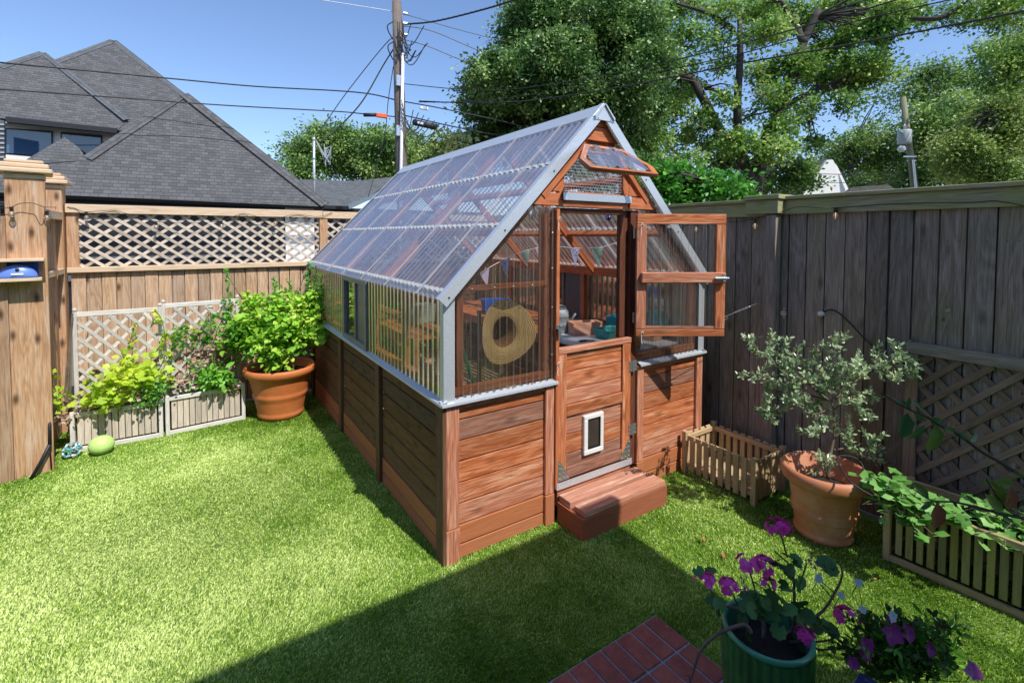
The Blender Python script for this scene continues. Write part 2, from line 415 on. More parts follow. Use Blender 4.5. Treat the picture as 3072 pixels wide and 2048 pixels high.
M['orange'] = plain('orange_marker', (.8, .13, .02), .45)
M['conduit'] = plain('white_conduit', (.72, .74, .76), .5)
M['transformer'] = plain('transformer_grey', (.42, .46, .47), .5)

# ------------------------------------------------------------------ greenhouse
W, L, ZS, HE, HR = 2.42, 3.785, .985, 1.616, 2.877
def zr(x): return HE+(min(x, W-x)+.02)*1.0252
SD = Vector((.698, 0, .716)); SN = Vector((-.716, 0, .698)); SLEN = 1.762
GHL = 'stained timber greenhouse shed with clear corrugated roof, standing on the lawn'
gh = thing('greenhouse', (W/2, L/2, 0), GHL, 'greenhouse')

def boards_x(mb, x0, x1, y, zs, th=.02, m=0, nails=False):       # boards running along x on a wall facing -y
    for a, b in zip(zs[:-1], zs[1:]): mb.box(x0, x1, y, y+th+random.uniform(0, .003), a+.0045, b-.0045, m)
    mb.box(x0, x1, y+th+.006, y+th+.012, zs[0], zs[-1], m)
    for a, b in zip(zs[:-1], zs[1:]):
        if nails and b-a > .1:
            for xx in (x0+.035, x1-.035):
                for zz in (a+.03, b-.035): mb.box(xx-.003, xx+.003, y-.0008, y+.002, zz-.003, zz+.003, 1)
def boards_y(mb, y0, y1, x, zs, th=.02, m=0):
    for a, b in zip(zs[:-1], zs[1:]): mb.box(x, x+th+random.uniform(0, .003), y0, y1, a+.0045, b-.0045, m)
ZB = [.212, .343, .473, .603, .733, .862, .93]; ZK = [.0, .09, .212]
# front lower panels
for x0, x1, nm in ((.083, .735, 'left'), (1.70, 2.36, 'right')):
    b = MB(); boards_x(b, x0, x1, .004, ZB, nails=True); b.build('front_wall_boards', [M['redwood'], M['charcoal']], gh, bevel=.004)
    b = MB(); boards_x(b, x0, x1, -.002, ZK, .026); b.build('skirt_board', M['skirt'], gh, bevel=.003)
    b = MB(); b.box(x0, x1, -.017, .02, .932, .972); b.build('top_rail', M['redwood'], gh, bevel=.003)
for x0, x1 in ((-.004, .083), (.735, .808), (1.628, 1.70), (2.36, 2.436)):
    b = MB(); b.box(x0, x1, -.022, .04, .212, .97); b.build('corner_post' if x0 < .1 or x0 > 2 else 'front_post', M['redwood'], gh, bevel=.004)
    b = MB(); b.box(x0-.002, x1+.002, -.027, .04, 0, .209); b.build('post_base', M['skirt'] if x0 > .1 else M['redwood'], gh, bevel=.003)
# side lower walls
for sx in (0, 1):
    X = (lambda v: v) if sx == 0 else (lambda v: W-v-.024)
    for y0, y1 in ((.06, 1.16), (1.25, 2.35), (2.44, 3.70)):
        b = MB(); boards_y(b, y0, y1, X(.004), [.212, .343, .473, .603, .733, .862, .97]); b.build('side_wall_boards', M['redwood_shaded'], gh, bevel=.004)
        b = MB(); boards_y(b, y0, y1, X(-.0005), ZK); b.build('skirt_board', M['skirt'], gh, bevel=.003)
    for y0, y1 in ((.041, .085), (1.16, 1.25), (2.35, 2.44), (3.70, 3.785)):
        b = MB(); b.box(-.026 if not sx else W-.01, .01 if not sx else W+.024, y0-(.06 if y0 < .05 else 0), y1, .0, .97); b.build('side_batten', M['redwood_shaded'], gh, bevel=.003)
b = MB(); boards_x(b, .0, W, L-.02, [0]+ZB+[1.1, 1.25, 1.4, 1.56]); b.build('back_wall_boards', M['redwood_shaded'], gh, bevel=.003)
# sills (galvanised flashing)
def sill_prof(mb, p0, p1, out):
    p0, p1, out = Vector(p0), Vector(p1), Vector(out)
    z = Vector((0, 0, 1))
    pr = [out*0+z*.018, out*.045+z*.0, out*.047-z*.014, out*.044-z*.014, out*.042-z*.004, out*0+z*.012]
    mb.prism([p0+q for q in pr], p1-p0)
for p0, p1, out in (((-.04, .0, ZS), (.826, .0, ZS), (0, -1, 0)), ((1.635, .0, ZS), (W+.04, .0, ZS), (0, -1, 0)),
                    ((.0, -.04, ZS+.002), (.0, L, ZS+.002), (-1, 0, 0)), ((W, -.04, ZS+.002), (W, L, ZS+.002), (1, 0, 0))):
    b = MB(); sill_prof(b, p0, p1, out); b.build('metal_sill', M['galv'], gh)
# timber frame inside
def frame(nm, *bars, mat='redframe', bev=.003):
    b = MB()
    for p0, p1, w, h in bars: b.bar(p0, p1, w, h)
    return b.build(nm, M[mat], gh, bevel=bev)
for x in (.11, .765, 1.63, 2.33):
    top = min(zr(x)-.10, 2.17); 
    frame('wall_stud', ((x, .05, .97), (x, .05, top), .07 if x > .5 and x < 2 else .06, .045))
frame('wall_rail', ((.07, .022, 1.655), (.77, .022, 1.655), .03, .036))
frame('wall_rail', ((1.62, .022, 1.655), (2.36, .022, 1.655), .03, .036))
for x0, x1 in ((.07, .79), (1.64, 2.36)):
    frame('wall_rail', ((x0, .03, 1.03), (x1, .03, 1.03), .045, .05))
for sx in (0, 1):
    xx = .045 if not sx else W-.045
    for y in (.06, .75, 1.44, 2.27, 2.9, 3.7): frame('wall_stud', ((xx, y, .97), (xx, y, 1.62), .045, .05))
    frame('wall_plate', ((xx, .02, 1.60), (xx, L-.02, 1.60), .07, .09))
    frame('wall_plate', ((xx, .07, 1.015), (xx, L-.02, 1.015), .07, .04))
    # rafters and purlins
    e = Vector((-.02, 0, HE)) if not sx else Vector((W+.02, 0, HE)); s = SD if not sx else Vector((-SD.x, 0, SD.z)); n = SN if not sx else Vector((-SN.x, 0, SN.z))
    for y in (.03, 1.27, 2.5, 3.74):
        b = MB(); p0 = e+s*.03-n*.065+Vector((0, y, 0)); p1 = e+s*(SLEN-.05)-n*.065+Vector((0, y, 0)); b.bar(p0, p1, .04, .07, n); b.build('rafter', M['redframe'], gh, bevel=.003)
    for f in (.585, 1.165):
        b = MB(); c = e+s*f-n*.048; b.bar(c+Vector((0, .03, 0)), c+Vector((0, L-.03, 0)), .035, .06, s.cross(Vector((0, 1, 0)))); b.build('purlin', M['redframe'], gh, bevel=.003)
        # wavy closure strip between purlin and sheet
    for f in (.035, .585, 1.165):
        b = MB(); P = .076; N = 50
        for k in range(N):
            y0 = -.05+.076-P*.25+k*P
            a = e+s*f
            for (ya, yb, tp_) in ((y0, y0+P*.5, .0255), (y0+P*.5, y0+P, .006)):
                c = a+Vector((0, (ya+yb)/2, 0))+n*(tp_-.012)
                b.obox(c, s*.012, Vector((0, (yb-ya)/2*.97, 0)), n*.012)
        b.build('closure_strip', M['filler'], gh)
frame('ridge_beam', ((W/2, .02, HR-.09), (W/2, L-.02, HR-.09), .04, .1))
# corrugated sheets
def sheet(name, mat, o, A, Ld, N, width, l0, l1, pitch=.076, amp=.008, prof='sine', spw=8, parent=None, smooth=True, rib=None, crest=False):
    o, A, Ld, N = map(Vector, (o, A, Ld, N)); b = MB(); k = max(2, int(width/pitch*spw)); pr = []
    for i in range(k+1):
        t = width*i/k; ph = (t/pitch) % 1
        if prof == 'sine': h = amp*math.cos(2*PI*ph)
        else: h = amp*(1 if ph < .30 else (1-(ph-.30)/.12) if ph < .42 else 0 if ph < .88 else (ph-.88)/.12)
        p = o+A*t+N*h; b.v += [p+Ld*(l0(t) if callable(l0) else l0), p+Ld*(l1(t) if callable(l1) else l1)]
    for i in range(k):
        ph = (width*(i+.5)/k/pitch) % 1; isrib = rib and ((.58 < ph < .86) if prof == 'sine' else (ph < .42 or ph > .88) and (crest or ph > .90 or .30 < ph < .38))
        b.face((2*i, 2*i+2, 2*i+3, 2*i+1), [(0, 0)]*4, 1 if isrib else 0)
    return b.build(name, [M[mat], M[rib]] if rib else M[mat], parent or gh, smooth=smooth)
for sx in (0, 1):
    e = Vector((-.02, -.05, HE)) if not sx else Vector((W+.02, -.05, HE)); s = SD if not sx else Vector((-SD.x, 0, SD.z)); n = SN if not sx else Vector((-SN.x, 0, SN.z))
    sheet('roof_sheet', 'roofsheet', e+n*.012-s*.03, (0, 1, 0), s, n, L+.10, 0, SLEN+.02, amp=.011, rib='roofglint')
    for k in range(7):
        yy = .30+k*.608-.0; lp = MB(); c0_ = e+n*.026-s*.03+Vector((0, yy+.05, 0)); lp.quad([c0_-Vector((0, .02, 0)), c0_+Vector((0, .02, 0)), c0_+s*(SLEN-.05)+Vector((0, .02, 0)), c0_+s*(SLEN-.05)-Vector((0, .02, 0))])
        if yy < L: lp.build('sheet_lap', M['sheetlap'], gh)
    x = 0. if not sx else W
    nn = (-1, 0, 0) if not sx else (1, 0, 0)
    for y0, y1 in ((.05, 1.475), (2.235, L)):
        sheet('side_sheet', 'wallsheet', (x, y0, ZS+.0), (0, 1, 0), (0, 0, 1), nn, y1-y0, .0, .63, prof='trap', amp=.016, smooth=False, spw=25, rib='ribside', crest=True)
    sheet('side_sheet', 'wallsheet', (x, 1.475, 1.57), (0, 1, 0), (0, 0, 1), nn, .76, .0, .04, prof='trap', amp=.016, smooth=False, spw=25, rib='ribside', crest=True)
    # sliding window
    w = MB(); xo = x-.03 if not sx else x+.03; xi = x+.03 if not sx else x-.03
    lo, hi = min(xo, xi), max(xo, xi)
    for a0, a1, z0, z1 in ((1.48, 2.23, 1.0, 1.04), (1.48, 2.23, 1.55, 1.59), (1.48, 1.53, 1.04, 1.55), (2.18, 2.23, 1.04, 1.55)): w.box(lo, hi, a0, a1, z0, z1)
    w.box(lo+.012, hi-.012, 1.83, 1.865, 1.04, 1.55)
    wf = w.build('window_frame', M['greyframe'], gh, bevel=.002)
    g = MB(); g.box(x-.004, x+.004, 1.866, 2.179, 1.041, 1.549); g.build('window_pane', M['glass'], wf)
    g = MB(); g.box(x-.002, x+.002, 1.531, 1.829, 1.041, 1.549); g.build('insect_screen', clear_sheet('window_screen_%d' % sx, (.45, .45, .45), refl=.02, haze=.05, rough=.5), wf)
sheet('gable_sheet', 'wallsheet', (.068, -.004, 0), (1, 0, 0), (0, 0, 1), (0, -1, 0), .735, ZS+.012, lambda t: min(2.175, zr(.068+t)-.05), prof='trap', amp=.010, pitch=.052, smooth=False, spw=25, rib='ribfront')
sheet('gable_sheet', 'wallsheet', (1.636, -.004, 0), (1, 0, 0), (0, 0, 1), (0, -1, 0), .72, ZS+.012, lambda t: min(2.175, zr(1.636+t)-.05), prof='trap', amp=.010, pitch=.052, smooth=False, spw=25, rib='ribfront')
sheet('back_sheet', 'wallsheet', (.0, L+.004, 0), (1, 0, 0), (0, 0, 1), (0, 1, 0), W, 1.5, lambda t: zr(t)-.03, prof='trap', amp=.014, smooth=False)
# ridge cap
b = MB()
for sgn in (-1, 1):
    n = Vector((sgn*.716, 0, .698)); s = Vector((-sgn*.698, 0, .716)); apex = Vector((W/2, 0, HR+.035))
    p = [apex, apex-s*.14, apex-s*.14-n*.004, apex-s*.145-n*.014, apex-n*.006]
    b.prism([q+Vector((0, -.075, 0)) for q in p], (0, L+.15, 0))
b.build('ridge_cap', M['galv'], gh)
b = MB(); b.prism([(W/2-.105, -.062, HR-.085), (W/2+.105, -.062, HR-.085), (W/2, -.062, HR+.03)], (0, .004, 0)); b.prism([(W/2-.105, -.062, HR-.085), (W/2-.06, -.062, HR-.10), (W/2, -.062, HR-.03), (W/2+.06, -.062, HR-.10), (W/2+.105, -.062, HR-.085)], (0, .003, 0)) if False else None; b.build('ridge_end_plate', M['galv'], gh)
# galvanised gable trims front and back
for yy, out in ((-.055, -1), (L+.05, 1)):
    for sx in (0, 1):
        e = Vector((-.02, yy, HE)) if not sx else Vector((W+.02, yy, HE)); s = SD if not sx else Vector((-SD.x, 0, SD.z)); n = SN if not sx else Vector((-SN.x, 0, SN.z))
        b = MB(); c0 = e-s*.035+n*.028
        a, d = c0, c0+s*(SLEN+.06)
        b.obox((a+d)/2-n*.034, (d-a)/2, n*.034, Vector((0, .0015, 0)))
        b.obox((a+d)/2+Vector((0, -out*.021, 0)), (d-a)/2, Vector((0, .022, 0)), n*.0015)
        t = b.build('gable_trim', M['galv'], gh)
        if out < 0:
            for f in (.05, .6, 1.15, 1.7):
                q = MB(); q.ball(a+s*f-n*.04+Vector((0, -.004, 0)), .006, n=8); q.build('screw', M['charcoal'], t)
# galvanised corner posts
for x, sg in ((0, 1), (W, -1)):
    b = MB(); x0, x1 = sorted((x-sg*.008, x+sg*.052)); b.box(x0, x1, -.024, -.021, ZS, 1.625 if sg > 0 else 1.62)
    xa, xb = sorted((x-sg*.022, x-sg*.019)); b.box(xa, xb, -.024, .028, ZS+.004, 1.60); b.box(min(x-sg*.022, x-sg*.008), max(x-sg*.022, x-sg*.008), -.0242, -.0215, ZS+.002, 1.61)
    c = b.build('corner_flashing', M['galv'], gh)
# tie beam and gable
b = MB(); b.prism([(.59, -.02, 2.180), (.85, -.02, 2.180), (.85, -.02, 2.266), (.672, -.02, 2.266)], (0, .04, 0)); b.build('tie_beam', M['redframe'], gh, bevel=.003)
b = MB(); b.prism([(1.525, -.02, 2.180), (1.825, -.02, 2.180), (1.745, -.02, 2.266), (1.525, -.02, 2.266)], (0, .04, 0)); b.build('tie_beam', M['redframe'], gh, bevel=.003)
b = MB(); b.box(.853, 1.522, -.005, .04, 2.176, 2.285); b.build('tie_beam', M['redframe'], gh, bevel=.003)
b = MB(); b.box(.875, 1.535, -.0245, -.0215, 2.222, 2.272); b.box(.875, 1.535, -.024, -.005, 2.272, 2.275); b.build('drip_plate', M['galv'], gh, bevel=.001)
for pts in (((.752, 2.28), (.876, 2.28), (.876, 2.41)), ((1.528, 2.28), (1.703, 2.28), (1.53, 2.425))):
    b = MB(); b.prism([(x, -.004, z) for x, z in pts], (0, .03, 0)); b.build('gable_gusset', M['redframe'], gh, bevel=.002)
b = MB(); b.prism([(1.03, -.012, 2.655), (1.395, -.012, 2.655), (1.30, -.012, 2.752), (1.12, -.012, 2.752)], (0, .03, 0)); b.prism([(1.12, -.018, 2.757), (1.30, -.018, 2.757), (1.212, -.018, 2.85)], (0, .03, 0))
b.build('gable_boards', M['redframe'], gh, bevel=.002)
b = MB(); b.prism([(1.0, -.006, 2.565), (1.43, -.006, 2.565), (1.36, -.006, 2.625), (1.065, -.006, 2.625)], (0, .035, 0)); b.build('vent_header', M['redframe'], gh, bevel=.002)
b = MB(); b.prism([(1.03, .012, 2.62), (1.395, .012, 2.62), (1.35, .012, 2.66), (1.07, .012, 2.66)], (0, .02, 0)); b.build('gable_back_board', M['redwood_shaded'], gh)
for sg in (0, 1):
    X = lambda v: v if not sg else W-v
    b = MB(); b.bar((X(.70), -.012, 2.24), (X(1.075), -.012, 2.62), .03, .05, (-.7 if not sg else .7, 0, .7)); b.build('gable_rafter', M['redframe'], gh, bevel=.003)
b = MB(); b.box(1.47, 1.53, .0, .05, 2.286, 2.50); b.box(.876, .90, .0, .05, 2.286, 2.44); b.build('vent_jamb', M['redframe'], gh, bevel=.002)
# chicken wire in the vent opening
b = MB(); r = .014
for i in range(34):
    for j in range(22):
        x = .9+i*r*1.732+(j % 2)*r*.866; z = 2.29+j*r*1.5
        if x > 1.47 or z > min(2.56, 2.40+(x-.88)*1.02, 2.40+(1.52-x)*1.02): continue
        for k in range(3):
            a0 = PI/6+k*PI/3; a1 = a0+PI/3
            b.tube([(x+r*math.cos(a0), .012, z+r*math.sin(a0)), (x+r*math.cos(a1), .012, z+r*math.sin(a1))], .0019, 3, cap=False)
b.build('chicken_wire', M['steel'], gh)
# vent flap, propped open
vc = Vector((1.205, -.035, 2.585))
f0 = Vector((1, 0, 0)); fd = Vector((0, -.235, -.20)).normalized(); fn = f0.cross(fd)*-1
outl = [(-.165, .0), (.185, .0), (.30, .17), (.30, .25), (-.29, .25), (-.29, .13)]
outl = [(-.175, 0), (.19, 0), (.345, .20), (.32, .30), (-.32, .30), (-.345, .20)]
def fp(a, c, h=0): return vc+f0*a+fd*c+fn*h
b = MB()
for i in range(6):
    a, c = Vector((*outl[i], 0)), Vector((*outl[(i+1) % 6], 0)); cen = Vector((0, .155, 0))
    ia, ic = cen+(a-cen)*.84, cen+(c-cen)*.84
    b.prism([fp(a.x, a.y), fp(c.x, c.y), fp(ic.x, ic.y), fp(ia.x, ia.y)], fn*.032)
vf = b.build('vent_flap', M['redwood'], gh, bevel=.002)
def flap_end(t):
    a = -.27+t; return min(.235, .235)
sheet('flap_sheet', 'roofsheet', fp(-.27, 0, .034), f0, fd, fn, .54, lambda t: max(.03, (abs(-.27+t)-.15)*1.2), .272, pitch=.1, amp=.009, parent=vf)
for dx in (-.08, .075):
    b = MB(); b.box(vc.x+dx-.022, vc.x+dx+.022, -.04, -.036, 2.592, 2.615); b.obox(fp(dx, .014, .035), f0*.022, fd*.014, fn*.0015); b.tube([(vc.x+dx-.022, -.043, 2.59), (vc.x+dx+.022, -.043, 2.59)], .004, 6); b.build('hinge', M['steel'], vf)
# door jambs
M['shaded_frame'] = wood('dark_shaded_jamb', (.05, .015, .008), (.12, .038, .018), (.19, .07, .035), var=.1, knots=0)  # dark copy of the frame timber; doorway shade put into its colour
b = MB(); b.box(.812, .84, -.034, .05, ZS-.75, 2.158); b.build('door_jamb', M['redframe'], gh, bevel=.003)
b = MB(); b.box(1.555, 1.625, .0, .055, .20, 2.17); b.build('door_jamb', M['shaded_frame'], gh, bevel=.003)
b = MB(); b.box(1.475, 1.552, .03, .07, 1.2, 2.17); b.box(.842, 1.475, .02, .06, 2.135, 2.172); b.build('door_stop', M['shaded_frame'], gh, bevel=.003)
for zz in (1.173, 1.495, 1.76, 1.998):
    b = MB(); b.ball((.784, -.021, zz), .007, n=8); b.build('screw', M['screw'], gh)
for xx in (.17, .33, .47, .62): 
    b = MB(); b.ball((xx, -.021, 1.655), .007, n=8); b.ball((xx, -.021, 1.005), .006, n=8); b.build('screw', M['screw'], gh)
for xx in (1.75, 1.95, 2.15, 2.3): 
    b = MB(); b.ball((xx, -.021, 1.005), .006, n=8); b.build('screw', M['screw'], gh)
# lower door
ld = MB(); Y0, Y1 = -.030, .006
ld.box(.826, 1.545, Y0-.004, Y1, 1.166, 1.208)
ld.box(.829, .912, Y0, Y1, .285, 1.165); ld.box(1.458, 1.542, Y0, Y1, .285, 1.165)
ld.box(.913, 1.457, Y0, Y1, .722, .80); ld.box(.913, 1.457, Y0, Y1, .285, .362)
door = ld.build('lower_door', M['redwood'], gh, bevel=.004)
b = MB()
for a, c in ((.801, .905), (.905, 1.03), (1.03, 1.11), (1.11, 1.165), (.363, .45), (.45, .585), (.585, .721)): b.box(.913, 1.457, -.012, .008, a+.002, c-.002)
b.build('door_boards', M['redwood'], door, bevel=.004)
b = MB(); b.box(.822, 1.556, -.0365, -.0335, .228, .276); b.ball((.842, -.037, .25), .005, n=6); b.ball((1.535, -.037, .25), .005, n=6); b.build('kick_plate', M['galv'], door, bevel=.001)
b = MB(); b.box(.842, 1.555, -.018, .02, .10, .262); b.build('threshold_board', M['redwood'], gh, bevel=.003)
for x, sg in ((.832, 1), (1.54, -1)):
    b = MB(); b.prism([(x, -.034, .285), (x+sg*.10, -.034, .285), (x+sg*.10, -.034, .30), (x+sg*.02, -.034, .425), (x, -.034, .425)], (0, .003, 0))
    for (u, v) in ((.015, .30), (.05, .30), (.085, .298), (.015, .335), (.05, .335), (.015, .37), (.035, .365), (.012, .405)): b.ball((x+sg*u, -.036, v), .006, n=6)
    b.build('corner_bracket', M['steel'], door)
for zz in (.495, .985):
    b = MB(); b.box(1.522, 1.558, -.034, -.0305, zz-.042, zz+.042); b.box(1.566, 1.602, -.034, -.0305, zz-.042, zz+.042); b.tube([(1.562, -.037, zz-.042), (1.562, -.037, zz+.042)], .006, 8)
    for u in (1.532, 1.592):
        for v in (-.03, 0, .03): b.ball((u, -.035, zz+v), .005, n=6)
    b.build('hinge', M['steel'], door)
# pet flap
b = MB(); x0, x1, z0, z1 = 1.068, 1.256, .41, .695
for q in ((x0, x1, z1-.03, z1), (x0, x1, z0, z0+.035), (x0, x0+.036, z0+.035, z1-.03), (x1-.03, x1, z0+.035, z1-.03)): b.box(q[0], q[1], -.040, -.012, q[2], q[3])
pf = b.build('pet_flap', M['white'], door, bevel=.004)
b = MB(); b.box(x0+.037, x1-.031, -.026, -.020, z0+.036, z1-.031); b.build('flap_panel', plain('smoky_flap', (.055, .045, .035), .12), pf)
b = MB(); b.box(x0+.037, x0+.042, -.036, -.027, z0+.036, z1-.031); b.box(x1-.036, x1-.031, -.036, -.027, z0+.036, z1-.031); b.box(x0+.042, x1-.036, -.036, -.027, z0+.036, z0+.05); b.build('flap_seal', M['black'], pf)
# open upper door, swung towards the viewer's right
hg = Vector((1.562, -.045, 0)); da = Vector((.836, -.548, 0)); dn = Vector((-.548, -.836, 0)); dw = .668
def D(u, z, h=0): return hg+da*u+Vector((0, 0, z))+dn*h
def dbox(mb, u0, u1, z0, z1, h0, h1, m=0): mb.obox((D((u0+u1)/2, (z0+z1)/2, (h0+h1)/2)), da*(u1-u0)/2, dn*(h1-h0)/2, Vector((0, 0, (z1-z0)/2)), m)
b = MB(); dbox(b, 0, .072, 1.279, 2.063, 0, .035); dbox(b, dw-.072, dw, 1.279, 2.063, 0, .035)
b.prism([D(0, 2.142), D(dw, 2.142), D(dw, 2.066), D(.0, 2.066)], dn*.035); dbox(b, 0, dw, 1.222, 1.276, 0, .035); dbox(b, .05, dw-.05, 1.276, 1.298, .01, .028)
ud = b.build('upper_door', M['redwood'], gh, bevel=.004)
b = MB(); dbox(b, .03, dw-.01, 1.628, 1.708, .036, .072); b.build('crossbar', M['redwood'], ud, bevel=.006)
sheet('door_sheet', 'wallsheet', D(.06, 0, .012), da, (0, 0, 1), dn, dw-.12, 1.28, 2.07, pitch=.056, amp=.010, prof='trap', parent=ud, smooth=False, spw=25, rib='ribfront')
b = MB(); dbox(b, dw-.09, dw-.005, 1.655, 1.68, .073, .08); b.tube([D(dw-.1, 1.668, .084), D(dw+.005, 1.668, .084)], .006, 8); dbox(b, dw-.035, dw-.015, 1.64, 1.695, .073, .08); b.build('bolt', M['steel'], ud)
for zz in (1.36, 2.0): 
    b = MB(); b.tube([D(-.012, zz-.04, .0), D(-.012, zz+.04, .0)], .006, 8); dbox(b, -.01, .03, zz-.035, zz+.035, -.004, -.001); b.build('hinge', M['steel'], ud)
def hook(p, parent):
    b = MB(); P = [Vector(p)+Vector((.012*math.cos(t), -.012-.004*math.sin(t), .012*math.sin(t))) for t in np.linspace(-.6, 3.9, 10)]
    b.tube(P, .0022, 6); b.tube([P[-1], P[-1]+Vector((.0, -.003, -.03)), P[-1]+Vector((-.006, -.006, -.06)), P[-1]+Vector((.002, -.01, -.07))], .0018, 6); b.build('cup_hook', M['white'], parent)
hook((.825, -.036, 2.09), gh); hook((.825, -.036, 1.11), gh); hook(D(.03, 2.06, .036), ud); hook(D(.04, 1.25, .036), ud)
b = MB(); b.box(.80, .845, -.05, -.036, 1.35, 1.378); b.box(.812, .835, -.06, -.05, 1.30, 1.352); b.tube([(.82, -.06, 1.37), (.84, -.06, 1.37)], .005); b.build('latch', M['steel'], gh)
# tie spring from open door to fence
P0 = D(dw, 1.36, .0); P1 = at(2283, 905, 0, 2.715)
sp = MB(); dv = (Vector(P1)-P0); N = 90
sp.tube([P0, P0+dv*.3], .003, 5)
sp.tube([P0+dv*(.3+.4*i/N)+Vector((0, .006*math.cos(i*1.2), .006*math.sin(i*1.2))) for i in range(N)], .0018, 4)
sp.tube([P0+dv*.7, P1], .003, 5)
sp.tube([P0+Vector((-.004, -.03, .015)), P0+Vector((.02, -.03, 0)), P0+Vector((0, -.01, -.02))], .005, 6)
sp.top('door_stay', M['steel'], 'metal spring stay hooked between the open upper door and the grey fence', 'door stay')
# floor
b = MB(); 
for k in range(18): b.box(.03, W-.03, .05+k*.205, .05+k*.205+.2, .10, .125)
b.build('floor', M['floor_ply'], gh)

# step
M['riser'] = wood('brown_riser', (.22, .065, .03), (.32, .105, .05), (.42, .16, .08), var=.06, knots=0, grain=.4)
b = MB(); st = thing('wooden_step', (1.24, -.15, 0), 'low brown wooden step in front of the greenhouse door', 'step')
b.box(.833, 1.652, -.295, -.028, 0, .145); b.build('riser_box', M['riser'], st, bevel=.0015)
b = MB(); b.box(.846, 1.60, -.150, -.03, .147, .192); b.box(.858, 1.640, -.30+.013, -.178, .147, .182); 
o = b.build('tread', M['step'], st, bevel=.002)

# ---------------------------------------------------------------- things in the greenhouse
# slatted bench left, potting bench right
def bench(loc, x0, x1, y0, y1, z, lab, slat='redframe', along='y'):
    t = thing('bench', ((x0+x1)/2, (y0+y1)/2, .125), lab, 'bench'); b = MB(); n = int((x1-x0)/.075)
    for k in range(n): a = x0+(x1-x0)*k/n; b.box(a, a+(x1-x0)/n-.012, y0, y1, z-.02, z)
    b.build('slatted_top', M[slat], t, bevel=.002)
    for x in (x0+.03, x1-.03):
        for y in (y0+.03, y1-.03):
            b = MB(); b.bar((x, y, .125), (x, y, z-.02), .045, .045); b.build('leg', M['redframe'], t)
    b = MB(); b.box(x0+.012, x0+.04, y0, y1, z-.09, z-.021); b.box(x1-.04, x1-.012, y0, y1, z-.09, z-.021); b.build('apron', M['redframe'], t)
    return t
bench(0, .10, .50, .75, 3.5, 1.22, 'slatted brown bench along the window side inside the greenhouse')
bench(0, 1.50, 2.33, 1.0, 3.5, 1.05, 'brown slatted bench along the fence side inside the greenhouse')
t = thing('potting_table', (1.9, .56, .125), 'weathered white topped potting table seen over the lower door', 'table')
b = MB(); b.box(1.47, 2.34, .13, .985, 1.028, 1.05); b.build('table_top', M['whitetop'], t, bevel=.004)
b = MB(); b.box(1.478, 1.50, .14, .98, .95, 1.027); b.box(1.50, 2.33, .135, .155, .95, 1.027); b.build('apron', M['black'], t)
for x in (1.5, 2.3):
    for y in (.16, .95):
        b = MB(); b.bar((x, y, .125), (x, y, 1.027), .04, .04); b.build('leg', M['redwood_shaded'], t)
# hanging straw hat
def straw():
    q = NM('straw_weave'); uv = q.uv()
    w = q.n('TexWave', wave_type='BANDS', bands_direction='Y'); q.t.links.new(q.vmul(uv, (1, 1, 1)), w.inputs[0]); w.inputs['Scale'].default_value = 40; w.inputs['Distortion'].default_value = 3.5; w.inputs['Detail'].default_value = 2
    n = q.noise(q.vmul(uv, (90, 60, 1)), 1, 3)
    c = q.ramp(q.math('ADD', q.math('MULTIPLY', w.outputs['Fac'], .6), q.math('MULTIPLY', n, .5)), [(.12, (.46, .21, .045)), (.4, (1.0, .56, .16)), (.8, (1.0, .76, .34))])
    return q.done(q.bsdf(c, .7, normal=q.bump(w.outputs['Fac'], .004, 1.)))
M['straw'] = straw(); M['straw_shade'] = plain('shaded_straw', (.30, .15, .06), .8, var=.3, scale=40)  # second straw is darker: the crown hollow's shade put into colour
b = MB(); hc = Vector((.482, .105, 1.345)); NA = 56
rings = [(0, .15), (.25, .15), (.52, .145), (.63, .12), (.66, .05), (.70, .0), (.78, -.01), (.88, -.018), (1.0, -.02)]
hole = lambda t: (.078, .094)
def rim(t):
    c, s_ = math.cos(t), math.sin(t); r = .215
    r *= 1-.05*math.cos(2*(t-1.9)); bx = .205*c; bz = .215*s_
    bx += .025*math.exp(-((t-6.05) % (2*PI) if t > 3 else t+.23)**2*3) if False else 0
    return bx*(1+.07*max(0, math.cos(t+.25))**6), bz*(1+.02*math.cos(3*t))
for i, (f, dy) in enumerate(rings):
    for j in range(NA):
        t = 2*PI*j/NA; rx, rz = rim(t)
        g = f
        if f <= .66: x, z = .08*math.cos(t)*(f/.66), .09*math.sin(t)*(f/.66)
        else: k = (f-.66)/.34; x = .08*math.cos(t)*(1-k)+rx*k; z = .09*math.sin(t)*(1-k)+rz*k
        wob = (-.045*max(0, math.cos(t-.1))-.05*max(0, -math.cos(t+.3))+.035*abs(math.sin(t)))*max(0, f-.66)/.34
        b.v.append(hc+Vector((x-.01*(f < .7), dy+wob+.02*math.sin(t)*(f > .7), z-.005)))
for i in range(len(rings)-1):
    for j in range(NA):
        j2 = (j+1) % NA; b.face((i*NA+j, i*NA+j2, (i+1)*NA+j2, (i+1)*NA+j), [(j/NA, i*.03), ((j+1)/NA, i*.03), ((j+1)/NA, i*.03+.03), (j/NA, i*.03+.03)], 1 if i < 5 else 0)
hat = b.top('straw_hat', [M['straw'], M['straw_shade']], 'wide brimmed straw hat hanging crown-in behind the clear gable sheet', 'hat', smooth=True)
# striped green cane
c0, c1 = at(1385, 1040, 1, .09), at(1425, 1165, 1, .09); b = MB(); b.tube([c0+(c0-c1)*.12, c1], .012, 10)
cane = b.top('garden_cane', M['stakegreen'], 'green cane with a white tip leaning inside the front left corner', 'cane')
b = MB(); b.tube([c0+(c0-c1)*.32, c0+(c0-c1)*.12], .0125, 10); b.build('cane_tip', M['white'], cane)
# watering can
def on_table(px, py, z): p = at(px, py, 2, z); return p
